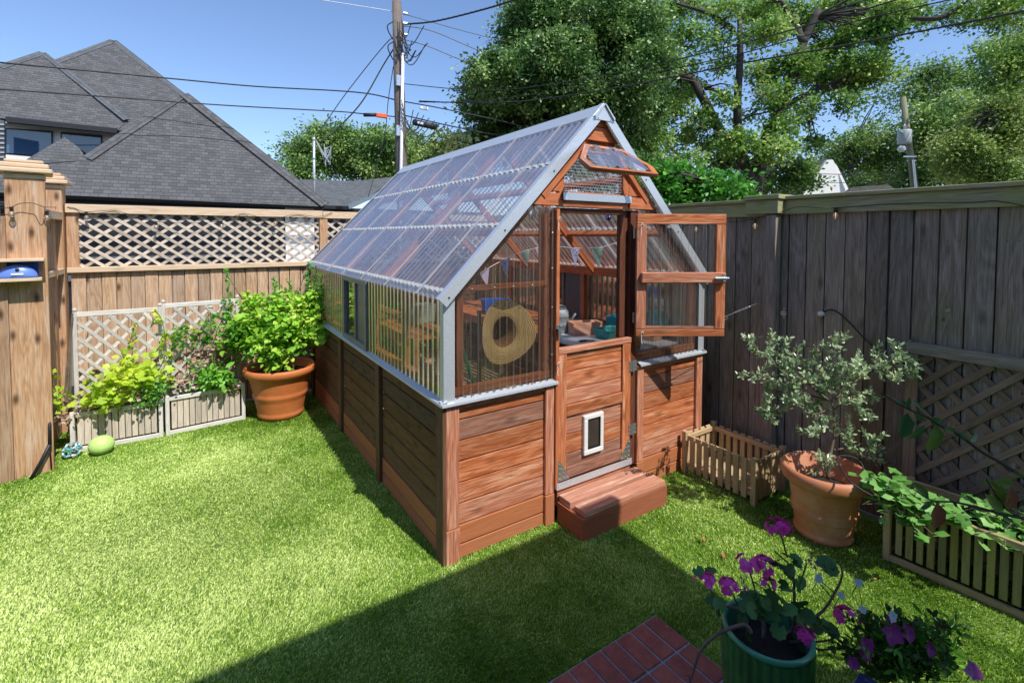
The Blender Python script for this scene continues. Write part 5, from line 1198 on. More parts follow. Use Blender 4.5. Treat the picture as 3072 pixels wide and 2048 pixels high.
for a, c, n in GL:
    cen = np.array(G3(a, c, random.uniform(-.06, .06))); P = cen+rng.normal(size=(n, 3))*.012; D = rng.normal(size=(n, 3)); D[:, 2] *= .5; U = rng.normal(size=(n, 3))*.5+np.array([-.2, -.6, .9]); lv.add(LEAF_ROUND, P-D*.02, D, rng.uniform(.038, .062, n), U)
lv.build('foliage', M['lf_dark'], gt)
# pansies and thin weeds in the dark blue trough
pt = thing('pansy_clump', (c0.x if False else 1.0, -1.95, .38), 'straggly pansies with dark violet flowers filling the blue trough', 'pansies')
zp = lambda a, c: (2450+.2538*a, 1650+.2538*c)
d0 = 1.95
def P3(a, c, dd=0.): return dp(*zp(a, c), d0+dd)
rootp = [P3(x, 1500, .05) for x in (650, 800, 950, 1100, 1250, 1400, 1550)]
b = MB(); lv = Leaves(); lw_ = Leaves()
for i in range(120):
    r0 = random.choice(rootp); tx = random.gauss(900, 380); ty = random.uniform(700, 1450)+max(0, abs(tx-900)-400)*.3
    tp = P3(tx, ty, random.uniform(-.15, .15)); mid = (r0+tp)/2+Vector((random.uniform(-.03, .03), random.uniform(-.03, .03), random.uniform(0, .05)))
    sp_ = spline([tuple(r0), tuple(mid), tuple(tp)], 4); b.tube([Vector(p) for p in sp_], .0014, 4); (lv if i % 3 else lw_).along(sp_, LEAF_OVAL if i % 3 else LEAF_NARROW, .03, .034 if i % 3 else .05, .8, .004, .25)
for a0, c0_ in ((20, 340), (490, 380), (300, 640), (540, 700), (900, 780)):
    r0 = random.choice(rootp); tp = P3(a0, c0_); b.tube([Vector(p) for p in spline([tuple(r0), tuple((r0+tp)/2+Vector((0, 0, .02))), tuple(tp)], 5)], .0018, 4)
sp_ = spline([tuple(P3(1640, 1500)), tuple(P3(1560, 1200)), tuple(P3(1470, 1000)), tuple(P3(1450, 830))], 6); b.tube([Vector(p) for p in sp_], .003, 5); lv.along(sp_, LEAF_OVAL, .018, .04, .8, .002, .1)
b.build('stem', M['lf_dark'], pt); lv.build('foliage', leafm('pansy_leaf', [(.02, .06, .015), (.05, .13, .03), (.10, .2, .05)], .5, .3), pt); lw_.build('grassy_foliage', M['lf_mid'], pt)
for (a, c_, s_, m_) in ((890, 960, .052, 'violet'), (1090, 980, .034, 'violet'), (590, 1130, .036, 'violet'), (580, 1230, .034, 'violet'), (1350, 1160, .03, 'violet'), (1850, 1420, .036, 'violet'), (420, 1330, .03, 'violet'), (20, 330, .022, 'pale'), (490, 380, .02, 'pale'), (540, 700, .018, 'pale'), (900, 780, .022, 'pale'), (280, 530, .018, 'pale')):
    lf = Leaves(); cen = np.array(P3(a, c_, -.12)); n = 5; nn = np.array(-FW)+np.array([0, 0, .4]); a1 = np.array(RT); a2 = np.cross(nn, a1); an = np.arange(n)*2*PI/n+rng.uniform(0, 1)
    D = np.cos(an)[:, None]*a1+np.sin(an)[:, None]*a2+nn*.15; lf.add(LEAF_WIDE, np.repeat(cen[None], n, 0), D, s_*rng.uniform(.7, 1.1, n), np.repeat(nn[None], n, 0)); lf.build('flower', M[m_], pt)
    b = MB(); b.tube([Vector(cen), Vector(cen)+Vector((.0, .02, -.06)), random.choice(rootp)], .0015, 4); b.build('stem', M['lf_dark'], pt)
# leafy branches reaching in from the right
zb = lambda a, c: (2550+.3827*a, 1100+.3827*c)
for lab, base, paths, leaves_ in (
    ('dark twig with large hanging oval leaves reaching in at the right', None, [[(1700, 1250), (1500, 950), (1364, 870), (1200, 760), (1040, 670), (850, 530), (720, 470), (600, 390), (500, 350), (400, 300), (240, 205)]],
     [(450, 360, -40, 210, 1), (590, 450, -130, 120, .95), (680, 450, -60, 230, 1.1), (480, 350, -70, -90, .7), (400, 300, -70, -70, .5), (490, 260, 90, 90, .6), (500, 360, 90, 60, .6), (620, 400, 110, 50, .6), (830, 510, -90, -30, .5), (850, 510, 90, 70, .6), (940, 590, 60, -70, .55), (1260, 810, 110, 60, .7), (430, 330, 40, -90, .5)]),
    ('lower dark twig with curled green and rust brown leaves at the right', None, [[(1750, 1350), (1500, 1210), (1364, 1185), (1180, 1150), (1000, 1100), (820, 1060), (640, 1045), (500, 960)], [(1364, 1185), (1230, 1120), (1130, 980), (1070, 880)]],
     [(640, 1050, -90, 70, .6), (650, 1050, 60, 20, .45), (680, 1060, 5, 220, .95), (620, 1030, -130, -130, .6), (1000, 1080, -90, -80, .65), (1190, 1140, -120, -140, .75), (1200, 1130, -80, -240, 1.1), (1190, 1170, 100, 50, .6), (1230, 1130, 50, -180, .9), (1120, 900, 180, 5, .8), (1110, 890, -80, 10, .5), (780, 1050, -10, -60, .4)])):
    dB = 1.75; P = lambda a, c, dd=0.: dp(*zb(a, c), dB+dd); root = P(*paths[0][0]); base = Vector((root.x+.25, root.y-.2, 0))
    t = thing('leafy_branch', (base.x, base.y, 0), lab, 'branch'); b = MB()
    for j, pl in enumerate(paths):
        pts = [tuple(P(*p)) for p in pl]
        if j == 0: pts = [tuple(base), tuple(base+Vector((.0, -.02, root.z*.6)))]+pts
        sp_ = spline(pts, 4); b.tube([Vector(p) for p in sp_], [.009*(1-.8*i/len(sp_)) if j == 0 else .003 for i in range(len(sp_))], 6)
    b.build('stem', M['charcoal'] if False else plain('dark_twig', (.035, .028, .022), .8), t, smooth=True)
    lv = Leaves(); lr = Leaves()
    for k, (x, y, dx, dy, s_) in enumerate(leaves_):
        p0_ = np.array(P(x, y)); p1_ = np.array(P(x+dx, y+dy, random.uniform(-.03, .03))); d_ = p1_-p0_
        fat = 1 if s_ > .8 else 0
        tgt = lr if ((k == 2 and 'lower' in lab) or (k == 8 and 'lower' in lab)) else lv
        tgt.add((LEAF_OVAL[0]*np.array([1.15 if fat else .85, 1, 1.4]), LEAF_OVAL[1]), [p0_], [d_], np.linalg.norm(d_), np.array([-FW])+rng.normal(size=(1, 3))*.15)
    lv.build('foliage', M['lf_branch'], t)
    if lr.n: lr.build('brown_leaves', leafm('rust_leaf', [(.14, .05, .03), (.24, .10, .06)], .5, .3), t)

# ------------------------------------------------------------------ houses behind
def shingle(name, a, b_, c_, sc=1.):
    q = NM(name); uv = q.uv(); br = q.n('TexBrick', offset=.37, squash=1.); q.t.links.new(uv, br.inputs['Vector'])
    br.inputs['Scale'].default_value = sc; br.inputs['Brick Width'].default_value = .15; br.inputs['Row Height'].default_value = .115; br.inputs['Mortar Size'].default_value = .006; br.inputs['Mortar Smooth'].default_value = .3; br.inputs['Bias'].default_value = -.1
    br.inputs['Color1'].default_value = (*a, 1); br.inputs['Color2'].default_value = (*b_, 1); br.inputs['Mortar'].default_value = (*[x*.55 for x in a], 1)
    n = q.noise(q.vmul(uv, (3.3, 6.7, 1)), 1, 2); n2 = q.noise(uv, 60, 3)
    col = q.mix(q.mrange(n, .45, .6, 0, .35), br.outputs['Color'], c_); col = q.mix(q.mrange(n2, .3, .7, 0, .3), col, tuple(x*.5 for x in a))
    # darker lower edge of each course
    sv = q.n('SeparateXYZ'); q.t.links.new(uv, sv.inputs[0]); fr = q.math('FRACT', q.math('DIVIDE', sv.outputs[1], .115))
    col = q.mix(q.mrange(fr, 0, .25, .55, 0), col, tuple(x*.3 for x in a))
    return q.done(q.bsdf(col, .9, normal=q.bump(fr, .02, .7), spec=.2))
M['shingle'] = shingle('grey_shingles', (.092, .093, .095), (.150, .151, .154), (.12, .121, .124), 1.)
M['shingle2'] = shingle('far_grey_shingles', (.10, .11, .12), (.14, .15, .165), (.17, .18, .195), 1.)
M['redtile'] = plain('red_ridge', (.35, .12, .08), .8)
def roof_face(name, parent, pts, mat, plane, th=.10, ud=None):
    """pts in photo pixels laid onto a sloped plane through (0,y0,z0) rising m per metre of y"""
    y0, z0, m = plane; P = []
    for p in pts:
        d = ray(*p); t = (z0+m*(CAM.y-y0)-CAM.z)/(d.z-m*d.y); P.append(CAM+d*t)
    return face_poly(name, parent, P, mat, Vector((0, m, -1)).normalized()*th)
def face_poly(name, parent, P, mat, ext):
    b = MB(); P = [Vector(p) for p in P]; n = len(P); b.v += P+[p+ext for p in P]
    N_ = ext.normalized(); U = Vector((0, 0, 1)).cross(N_); U = U.normalized() if U.length > .01 else Vector((1, 0, 0)); V = N_.cross(U)
    if V.z < 0: V = -V
    uv = [(p.dot(U), p.dot(V)) for p in P]; b.face(range(n), uv); b.face([n+i for i in reversed(range(n))], uv[::-1])
    for i in range(n): j = (i+1) % n; b.face((i, n+i, n+j, j), [(0, 0)]*4)
    return b.build(name, M[mat], parent), P
Y1 = 10.6
e0 = at(196, 607, 1, Y1); 
gar = thing('neighbour_garage', (0, Y1+2, 0), 'dark garage with a steep grey shingled hip roof just over the lattice fence', 'garage')
m1 = 1.0; _, Pf = roof_face('roof', gar, [(-260, 566), (975, 620), (551, 288), (460, 350), (380, 405), (262, 480)], 'shingle', (Y1, e0.z, m1))
apx = Pf[2]; er = Pf[1]; el = Pf[0]
face_poly('roof', gar, [er+Vector((.0, 0, 0)), er+Vector((0, 5, 0)), apx+Vector((0, 5, 0)), apx], 'shingle', Vector((-.05, 0, -.08)))
b = MB(); 
for a, c_, w in ((er, apx, .14),):
    b.bar(a+Vector((0, -.02, .04)), c_+Vector((0, -.02, .04)), .26, .025, (0, -1, 1))
b.bar(apx+Vector((0, 0, .03)), Pf[5]+Vector((0, -.01, .03)), .2, .02, (0, -1, 1))
b.build('hip_cap', M['shingle'], gar)
b = MB(); b.box(el.x-2, er.x+.1, Y1-.12, Y1, e0.z-.13, e0.z-.02); b.build('gutter', M['charcoal'], gar, bevel=.02)
b = MB(); b.box(el.x-2, er.x-.9, Y1+.45, Y1+.6, 0, e0.z+.25); b.build('wall', M['charcoal'], gar)
b = MB(); b.box(er.x-.9, er.x-.2, Y1+.44, Y1+.6, 0, e0.z+.25); b.build('wall', M['whitewall'], gar)
b = MB(); b.box(el.x, er.x-1.6, Y1+.36, Y1+.44, 1.0, 1.12); b.box(el.x, er.x-1.6, Y1+.36, Y1+.44, 1.45, 1.5); b.build('door_trim', plain('grey_trim', (.10, .12, .15), .6), gar)
Y2 = 15.; e2 = at(25, 355, 1, Y2)
hs = thing('neighbour_house', (-8, Y2+3, 0), 'large grey house with steep shingled roofs and a pair of dark windows', 'house')
_, Pa = roof_face('roof', hs, [(160, 190), (340, 123), (551, 288), (620, 345), (620, 400), (355, 392)], 'shingle', (Y2, e2.z, 1.0))
_, Pb = roof_face('roof', hs, [(-60, 235), (0, 203), (128, 160), (160, 190), (380, 366), (355, 388), (345, 386), (25, 357), (-80, 348)], 'shingle', (Y2-.02, e2.z, 1.0))
for P_, k in ((Pa, 1), (Pb, 2)):
    face_poly('roof', hs, [P_[k], P_[k]+Vector((0, 5, 0)), P_[k+1]+Vector((0, 6, 0)), P_[k+1]], 'shingle', Vector((-.05, 0, -.08)))
b = MB(); b.bar(Pb[2], Pb[4]+Vector((0, -.05, .05)), .16, .03, (0, -1, 1)); b.bar(Pb[1], Pb[2], .2, .03, (0, -1, 1)); b.bar(Pa[1], Pa[2], .2, .03, (0, -1, 1)); b.bar(Pa[0], Pa[1], .2, .03, (0, -1, 1)); b.build('ridge_cap', M['shingle2'], hs)
b = MB(); b.bar(at(20, 360, 1, Y2-.1), at(352, 394, 1, Y2-.1), .2, .13); b.build('gutter', M['charcoal'], hs)
def wallpoly(name, pts, y, mat, parent, th=.1): P = [at(x, yy, 1, y) for x, yy in pts]; b = MB(); b.prism(P, (0, th, 0)); return b.build(name, M[mat], parent)
wallpoly('wall', [(-80, 360), (600, 420), (600, 700), (-80, 700)], Y2+.45, 'whitewall', hs, .2)
def window(pts, y):
    w = wallpoly('window', [(x, yy) for x, yy in pts], y, 'charcoal', hs, .05); cx_ = sum(p[0] for p in pts)/4; cy_ = sum(p[1] for p in pts)/4
    q = [(cx_+(x-cx_)*.94, cy_+(yy-cy_)*.90) for x, yy in pts]; P = [at(x, yy, 1, y-.01) for x, yy in q]; b = MB(); b.quad(P); b.build('pane', M['housepane'], w)
q = NM('reflecting_pane'); M['housepane'] = q.done(q.bsdf((.045, .10, .19), .04, .0, spec=1.))
window([(15, 384), (158, 393), (158, 474), (15, 462)], Y2+.40); window([(182, 396), (306, 406), (306, 500), (182, 492)], Y2+.40)
wallpoly('side_wall', [(-80, 345), (12, 362), (14, 500), (-80, 500)], Y2-1.2, 'siding', hs, .1)
b = MB(); 
for k in range(9): pa = at(-80, 372+k*14, 1, Y2-1.22); pb = at(13, 374+k*14, 1, Y2-1.22); b.bar(pa, pb, .02, .03)
b.build('siding_courses', plain('pale_siding', (.42, .44, .46), .6), hs)
wallpoly('band', [(15, 464), (160, 476), (160, 500), (15, 488)], Y2+.3, 'whitewall', hs, .05)
sr = thing('dormer_roof', (-6, Y1+4, 0), 'small grey hip roof in front of the house windows', 'roof')
_, Pd = roof_face('roof', sr, [(60, 490), (193, 411), (240, 446), (262, 480), (150, 560)], 'shingle', (Y1+2.2, 3.2, 1.0))
face_poly('roof', sr, [Pd[1], Pd[1]+Vector((0, 3, 0)), Pd[2]+Vector((0, 3, 0)), Pd[2]], 'shingle', Vector((-.05, 0, -.08)))
b = MB(); b.box(Pd[0].x, Pd[3].x, Pd[3].y+.3, Pd[3].y+2, 0, Pd[3].z-.3); b.build('wall', M['charcoal'], sr)
# low roof right of the garage
Y3 = 14.5; lo = thing('low_house', (2.5, Y3+2, 0), 'low house with a grey shingle roof behind the utility pole', 'house')
e3 = at(1040, 618, 1, Y3); _, P3_ = roof_face('roof', lo, [(890, 618), (1045, 620), (1085, 600), (1180, 545), (1330, 505), (1330, 480), (1185, 530), (1070, 543), (900, 538)], 'shingle2', (Y3, e3.z, .55))
b = MB(); b.box(P3_[0].x-1, 9, Y3+.4, Y3+4, 0, e3.z-.05); b.build('wall', M['charcoal'], lo)
b = MB(); b.box(P3_[0].x, P3_[1].x, Y3-.1, Y3, e3.z-.12, e3.z-.01); b.build('gutter', M['charcoal'], lo)
b = MB(); b.bar(at(1045, 622, 1, Y3-.3), at(1190, 556, 1, Y3-.3), .1, .14); b.build('barge_board', plain('slate_trim', (.16, .22, .27), .5), lo)
b = MB(); p = at(1075, 543, 1, Y3+3.3); b.box(p.x-.1, p.x+.5, p.y, p.y+.3, p.z-.2, p.z+.02); b.build('chimney', M['redtile'], lo)
# service mast
t = thing('service_mast', at(942, 571, 1, 12.5), 'thin grey service mast on the low roof', 'mast'); b = MB(); a = at(942, 575, 1, 12.5); c_ = at(942, 418, 1, 12.5); b.tube([a-Vector((0, 0, .6)), c_], .035, 10); b.build('pipe', M['galv'], t, smooth=True)
b = MB(); b.ball(c_, .06, n=10)
for k in range(6): b.tube([c_+Vector((.05, 0, -.02)), c_+Vector((.2+.05*k, 0, -.35-.07*k)), c_+Vector((.33+.03*k, .05, -.75+.12*k)), c_+Vector((.28, 0, -.1-.03*k))], .014, 5)
b.build('weatherhead', M['galv'], t)
# white gabled house and grey roofs behind the right fence
wh = thing('white_gabled_house', at(2460, 580, 1, 20), 'white gabled house half hidden by the trees behind the right fence', 'house')
def dpoly(name, pts, depth, mat, parent, th=.2): P = [dp(x, yy, depth) for x, yy in pts]; b = MB(); b.prism(P, FW*th); return b.build(name, M[mat], parent)
dpoly('wall', [z3(940, 1240), z3(1010, 1130), z3(1140, 940), z3(1175, 940), z3(1260, 1150), z3(1260, 1240)], 26, 'whitewall', wh)
dpoly('roof', [z3(760, 1240), z3(980, 960), z3(1145, 930), z3(1005, 1150), z3(930, 1250)], 26.5, 'shingle2', wh)
dpoly('roof', [z3(1165, 935), z3(1200, 980), z3(1290, 1160), z3(1255, 1160)], 26.2, 'whitewall', wh)
gr = thing('grey_roofed_house', at(2250, 590, 1, 17), 'grey roofed house glimpsed behind the broad tree trunk', 'house')
dpoly('roof', [z3(60, 960), z3(180, 960), z3(330, 1190), z3(60, 1190)], 24, 'shingle2', gr)
dpoly('roof', [z3(500, 1190), z3(700, 980), z3(850, 960), z3(760, 1230), z3(500, 1230)], 25, 'shingle2', gr)
dk = thing('dark_roofed_house', at(2640, 575, 1, 15), 'low dark roofed building behind the right fence near the far pole', 'house')
dpoly('roof', [z3(1240, 1145), z3(1290, 1100), z3(1500, 1085), z3(1600, 1150), z3(1600, 1260), z3(1240, 1260)], 22, 'shingle', dk)

# ------------------------------------------------------------------ utility poles and wires
dP = 13.3
up_ = thing('utility_pole', (dp(1208, 560, dP).x, dp(1208, 560, dP).y, 0), 'tall weathered timber utility pole with a white conduit behind the greenhouse', 'utility pole')
pb, ptp = dp(1209, 640, dP), dp(1190, 6, dP); b = MB(); dirp = (pb-ptp)/(pb.z-ptp.z); b.tube([pb-dirp*pb.z, pb, (pb+ptp)/2, ptp], [.17, .16, .145, .125], 20); b.build('pole', M['polewood'], up_, smooth=True)
pc = dp(1209, 165, dP-.2); pd_ = dp(1203, 515, dP-.2); b = MB(); b.tube([pd_+(pd_-pc)*.9, pd_, pc], .042, 12); b.ball(pc, .05, n=10); b.build('conduit', M['conduit'], up_, smooth=True)
b = MB()
for (px, py) in ((1199, 240), (1199, 390)): p = dp(px, py, dP-.2); b.box(p.x-.09, p.x+.09, p.y-.02, p.y+.05, p.z-.16, p.z+.12)
for y_ in (45, 75, 108): p = dp(1206, y_, dP); b.tube([p+Vector((.0, -.1, 0)), p+Vector((.1, -.12, 0))], .04, 8)
b.build('bracket', M['steel'], up_)
b = MB()
for i in range(14):
    a = dp(1196+random.uniform(-8, 14), random.uniform(50, 150), dP-.2); c_ = dp(1200+random.uniform(-20, 90), random.uniform(60, 160), dP-.3); m_ = (a+c_)/2+Vector((0, 0, -random.uniform(.1, .6)))
    b = MB(); b.tube([Vector(p) for p in spline([tuple(a), tuple(m_), tuple(c_)], 6)], .013, 5); b.build('cable_loop', M['rubber'], up_)
for i in range(7):
    a = dp(1205, 300+i*12, dP-.3); c_ = dp(1240+i*16, 330+i*8, dP-.35); m_ = (a+c_)/2+Vector((0, 0, -random.uniform(.2, .7))); b = MB(); b.tube([Vector(p) for p in spline([tuple(a), tuple(m_), tuple(c_)], 6)], .012, 5); b.build('cable_loop', M['rubber'], up_)
for xs in ((1170, 80), (1172, 140)):
    b = MB(); b.tube([Vector(p) for p in spline([tuple(dp(1192, xs[1]-20, dP)), tuple(dp(xs[0]-8, xs[1], dP-.2)), tuple(dp(1180, xs[1]+40, dP)), tuple(dp(1195, xs[1]+50, dP))], 6)], .016, 5); b.build('cable_loop', M['rubber'], up_)
def wire(lab, pts, r, mat='rubber', tw=0):
    P = [tuple(dp(x, y, d)) for x, y, d in pts]; sp_ = [Vector(p) for p in spline(P, 8)]; b = MB(); b.tube(sp_, r, 6)
    if tw:
        n = len(sp_)*6; q_ = []
        for i in range(n): f = i/6; k = min(int(f), len(sp_)-2); q_.append(sp_[k].lerp(sp_[k+1], f-k)+Vector((0, r*math.cos(i*1.1), r*math.sin(i*1.1))))
        b.tube(q_, r*.55, 5)
    return b.top('overhead_cable', M[mat], lab, 'cable', smooth=True)
d_ = dP
wire('thick upper cable crossing the shingled roof from the left edge to the pole', [(-60, 183, 9.5), (0, 188, 10), (245, 211, 11), (491, 234, 12), (759, 259, 12.8), (1000, 272, 13.2), (1101, 281, d_), (1160, 293, d_), (1203, 306, d_)], .019, 'rubber')
wire('lower cable crossing the shingled roof with an orange marker', [(-60, 263, 9.5), (0, 268, 10), (312, 290, 11), (670, 316, 12.4), (1000, 334, 13.2), (1092, 342, d_), (1203, 352, d_)], .017, 'rubber')
wire('twisted black cable from the pole top to the upper right', [(1208, 74, d_), (1302, 65, 12.8), (1436, 33, 12), (1543, 0, 11.3), (1700, -60, 10.5)], .020, 'rubber', 1)
wire('thin pale wire leaving the pole top to the upper left', [(900, -12, 12), (962, 0, 12.3), (1168, 33, d_), (1190, 40, d_)], .009, 'conduit')
wire('lower sagging line from pole to far pole just above the greenhouse ridge', [(1212, 346, d_), (1315, 370, 13.5), (1391, 386, 14), (1516, 408, 14.5), (1900, 449, 18), (2257, 510, 22), (2500, 523, 24), (2735, 525, 26)], .018)
wire('second line from the pole passing behind the roof ridge to the far pole', [(1212, 305, d_), (1346, 330, 13.5), (1592, 386, 14.5), (1900, 480, 18), (2252, 536, 22), (2500, 548, 24), (2735, 543, 26)], .016)
wire('topmost of three black lines rising across the broad tree to the right', [(1212, 252, d_), (1382, 268, 12.5), (1560, 266, 12), (1900, 209, 10.5), (2216, 133, 9), (2512, 52, 7.8), (2691, 0, 7), (2850, -50, 6.5)], .011)
wire('middle of three black lines rising across the broad tree to the right', [(1257, 303, d_), (1382, 306, 12.5), (1570, 288, 12), (1900, 230, 10.5), (2216, 163, 9), (2563, 66, 7.8), (2849, 0, 6.8), (3000, -38, 6.3)], .010)
wire('lowest and thickest of three black lines rising to the right edge', [(1257, 306, d_), (1480, 308, 12), (1640, 296, 11.5), (1900, 255, 10.5), (2216, 192, 9), (2614, 122, 7.8), (3072, 34, 6.3), (3200, 6, 6)], .014, 'rubber', 1)
wire('high thin line from the pole top sloping down to the right', [(1208, 42, d_), (1480, 116, 14), (1882, 201, 16), (2300, 290, 18)], .009, 'twig')
wire('thin service line starting below the pole top insulators', [(1208, 78, d_), (1302, 96, d_), (1494, 174, 14), (1900, 312, 16), (2250, 430, 18)], .010, 'twig')
wire('third thin service line sloping down behind the ridge cap', [(1208, 118, d_), (1288, 141, d_), (1413, 192, 14), (1775, 328, 16), (2150, 470, 18)], .010, 'twig')
wire('thin drop line from the pole down to the service mast', [(1190, 116, d_), (1159, 130, d_), (1034, 286, 13), (946, 416, 12.5)], .012)
wire('thicker curved drop cable from the pole down to the left', [(1192, 130, d_), (1150, 196, d_), (1087, 304, 13), (1020, 378, 12.8), (960, 428, 12.5)], .018)
wire('hanging black cable beside the pole below the orange marker', [(1180, 200, d_), (1165, 300, d_), (1155, 400, d_), (1130, 500, d_), (1105, 590, 13)], .012)
p = dp(1145, 347, dP-.1); b = MB(); b.box(p.x-.15, p.x+.15, p.y-.03, p.y+.03, p.z-.065, p.z+.055); b.top('cable_marker', M['orange'], 'small orange marker sleeve on the lower cable left of the pole', 'marker', bevel=.02)
p = dp(1110, 345, dP-.1); b = MB(); b.tube([p-RT*.17, p+RT*.17], .05, 10); b.top('splice_sleeve', M['rubber'], 'dark splice sleeve just left of the orange marker', 'splice', smooth=True)
a, c_ = dp(1238, 366, dP-.1), dp(1310, 382, dP-.1); b = MB(); b.tube([a, a.lerp(c_, .04), a.lerp(c_, .96), c_], [.05, .085, .085, .05], 12); sc_ = b.top('splice_case', M['rubber'], 'black splice case hanging on the cable right of the pole', 'splice', smooth=True)
b = MB(); m_ = a.lerp(c_, .35); b.bar(m_-FW*.088-(c_-a)*.12, m_-FW*.088+(c_-a)*.12, .01, .06); b.build('label_plate', M['conduit'], sc_)
p = dp(1272, 325, dP-.1); b = MB(); b.box(p.x-.12, p.x+.12, p.y-.03, p.y+.03, p.z-.04, p.z+.04); b.top('terminal_box', M['conduit'], 'small white terminal box on the upper cable right of the pole', 'terminal box', bevel=.01)
dF = 24.
fp_ = thing('utility_pole', (dp(2744, 569, dF).x, dp(2744, 569, dF).y, 0), 'far mossy utility pole with a grey transformer beyond the right fence', 'utility pole')
a, c_ = dp(2746, 585, dF), dp(2709, 292, dF); b = MB(); dr = (a-c_)/(a.z-c_.z); b.tube([a-dr*a.z, a, c_], [.17, .15, .12], 14); b.build('pole', wood('mossy_pole', (.08, .08, .04), (.22, .21, .12), (.32, .3, .18), knots=0), fp_, smooth=True)
p = dp(2713, 432, dF-.3); b = MB(); b.lathe([(0, 0), (.27, 0), (.29, .03), (.29, .60), (.27, .66), (0, .70)], p, 20); b.tube([p+Vector((-.05, 0, .68)), p+Vector((-.05, 0, .95))], [.06, .03], 8); b.tube([p+Vector((-.28, 0, .5)), p+Vector((-.55, 0, .55))], .04, 6); b.build('transformer', M['transformer'], fp_, smooth=True)
b = MB(); b.ball(dp(2705, 447, dF-.4), .18, (1, 1, .9), 12); b.build('street_lamp_globe', M['conduit'], fp_, smooth=True)
b = MB(); p = dp(2730, 470, dF-.3); b.bar(p-RT*.3, p+RT*.3, .06, .06); b.bar(dp(2735, 482, dF)-RT*.2, dp(2735, 482, dF)+RT*.2, .05, .05); b.tube([dp(2740, 480, dF-.25), dp(2748, 570, dF-.25)], .05, 8); b.build('bracket', M['steel'], fp_)

# ------------------------------------------------------------------ trees
def tree(name, lab, cat, depth, masses, limbs, mat, n_per, size, clump, bark='bark', trunk=None, jit=1.6, sq=.85, group=None, up=.35, per=26):
    """masses: (px, py, r_px[, k]) in photo pixels; limbs: (pixel path, radius m)"""
    if trunk is None: trunk = masses[0]
    base = dp(trunk[0], 700, depth); base.z = 0
    t = thing(name, base, lab, cat, group); lv = Leaves(); cs = []
    for m_ in masses:
        x, y, rp = m_[:3]; k = m_[3] if len(m_) > 3 else 1.; d = depth+random.uniform(-jit, jit); c = dp(x, y, d); r = rp*d/CF; cs.append((c, r))
        lv.mass(tuple(c), r, int(n_per*k*(rp/100)**2), size, LEAF_KITE, clump, per, sq, up)
        for _ in range(5):
            u_ = rng.normal(size=3); u_ /= np.linalg.norm(u_); u_ = u_*np.array([1, 1, .85])*r*random.uniform(.9, 1.2); lv.mass(tuple(np.array(c)+u_), r*random.uniform(.12, .3), int(n_per*k*(rp/100)**2*.035), size, LEAF_KITE, clump*.6, 16, sq, up)
    lv.build('crown', M[mat], t)
    b = MB(); top = []
    for pl, r in limbs:
        P = [tuple(dp(x, y, depth+random.uniform(-.3, .3))) for x, y in pl]; sp_ = [Vector(p) for p in spline(P, 5)]; k = len(sp_)
        b.tube(sp_, [r*(1-.65*i/k) for i in range(k)], 10); top += sp_[::2]
    if not limbs:
        h = Vector((base.x, base.y, 0)); c = cs[0][0]; b.tube([h, (h+c)/2, c], [.25, .2, .12], 10); top = [(h+c)/2, c]
    for c, r in cs:
        q_ = min(top, key=lambda v: (v-c).length)
        for _ in range(3):
            e_ = c+Vector((random.gauss(0, r*.5), random.gauss(0, r*.5), random.gauss(0, r*.4))); m2 = (q_+e_)/2+Vector((random.uniform(-.2, .2), random.uniform(-.2, .2), .15))
            b.tube([q_, m2, e_], [.05, .03, .01], 5)
    b.build('trunk', M[bark], t, smooth=True); return t
D_ = 3072/2352
d2 = lambda L_: [(x*D_, y*D_, r*D_, *k) for x, y, r, *k in L_]
tree('evergreen_oak', 'dense dark green tree rising behind the greenhouse ridge', 'tree', 16,
     d2([(1235, 30, 85), (1170, 85, 34, .7), (1330, 60, 100), (1440, 50, 90), (1160, 190, 80), (1260, 170, 110), (1380, 180, 110), (1110, 245, 52), (1180, 280, 80), (1300, 300, 100), (1430, 290, 90), (1480, 150, 70), (1100, 150, 22, .6), (1120, 320, 50), (1230, 360, 70), (1380, 380, 80), (1480, 400, 60), (1090, 200, 35), (1205, 110, 40), (1300, 230, 80, .8), (1440, 210, 70, .8)]),
     [([(1620, 700), (1625, 500), (1600, 380), (1640, 200), (1620, 60), (1650, -40)], .30), ([(1610, 430), (1560, 320), (1540, 220)], .12), ([(1625, 420), (1720, 300), (1790, 180)], .14)], 't_dark', 6800, .125, .22, jit=1.6, per=44)
tree('small_tree', 'small olive green tree between the utility pole and the dense dark tree', 'tree', 17, d2([(1040, 335, 40), (1010, 350, 26), (1070, 365, 45), (1030, 385, 40), (985, 385, 30), (1110, 350, 30)]), [], 't_pale', 4200, .15, .25)
z3m = lambda L_: [(1900+.5102*a, .5102*c, r*.5102, *k) for a, c, r, *k in L_]
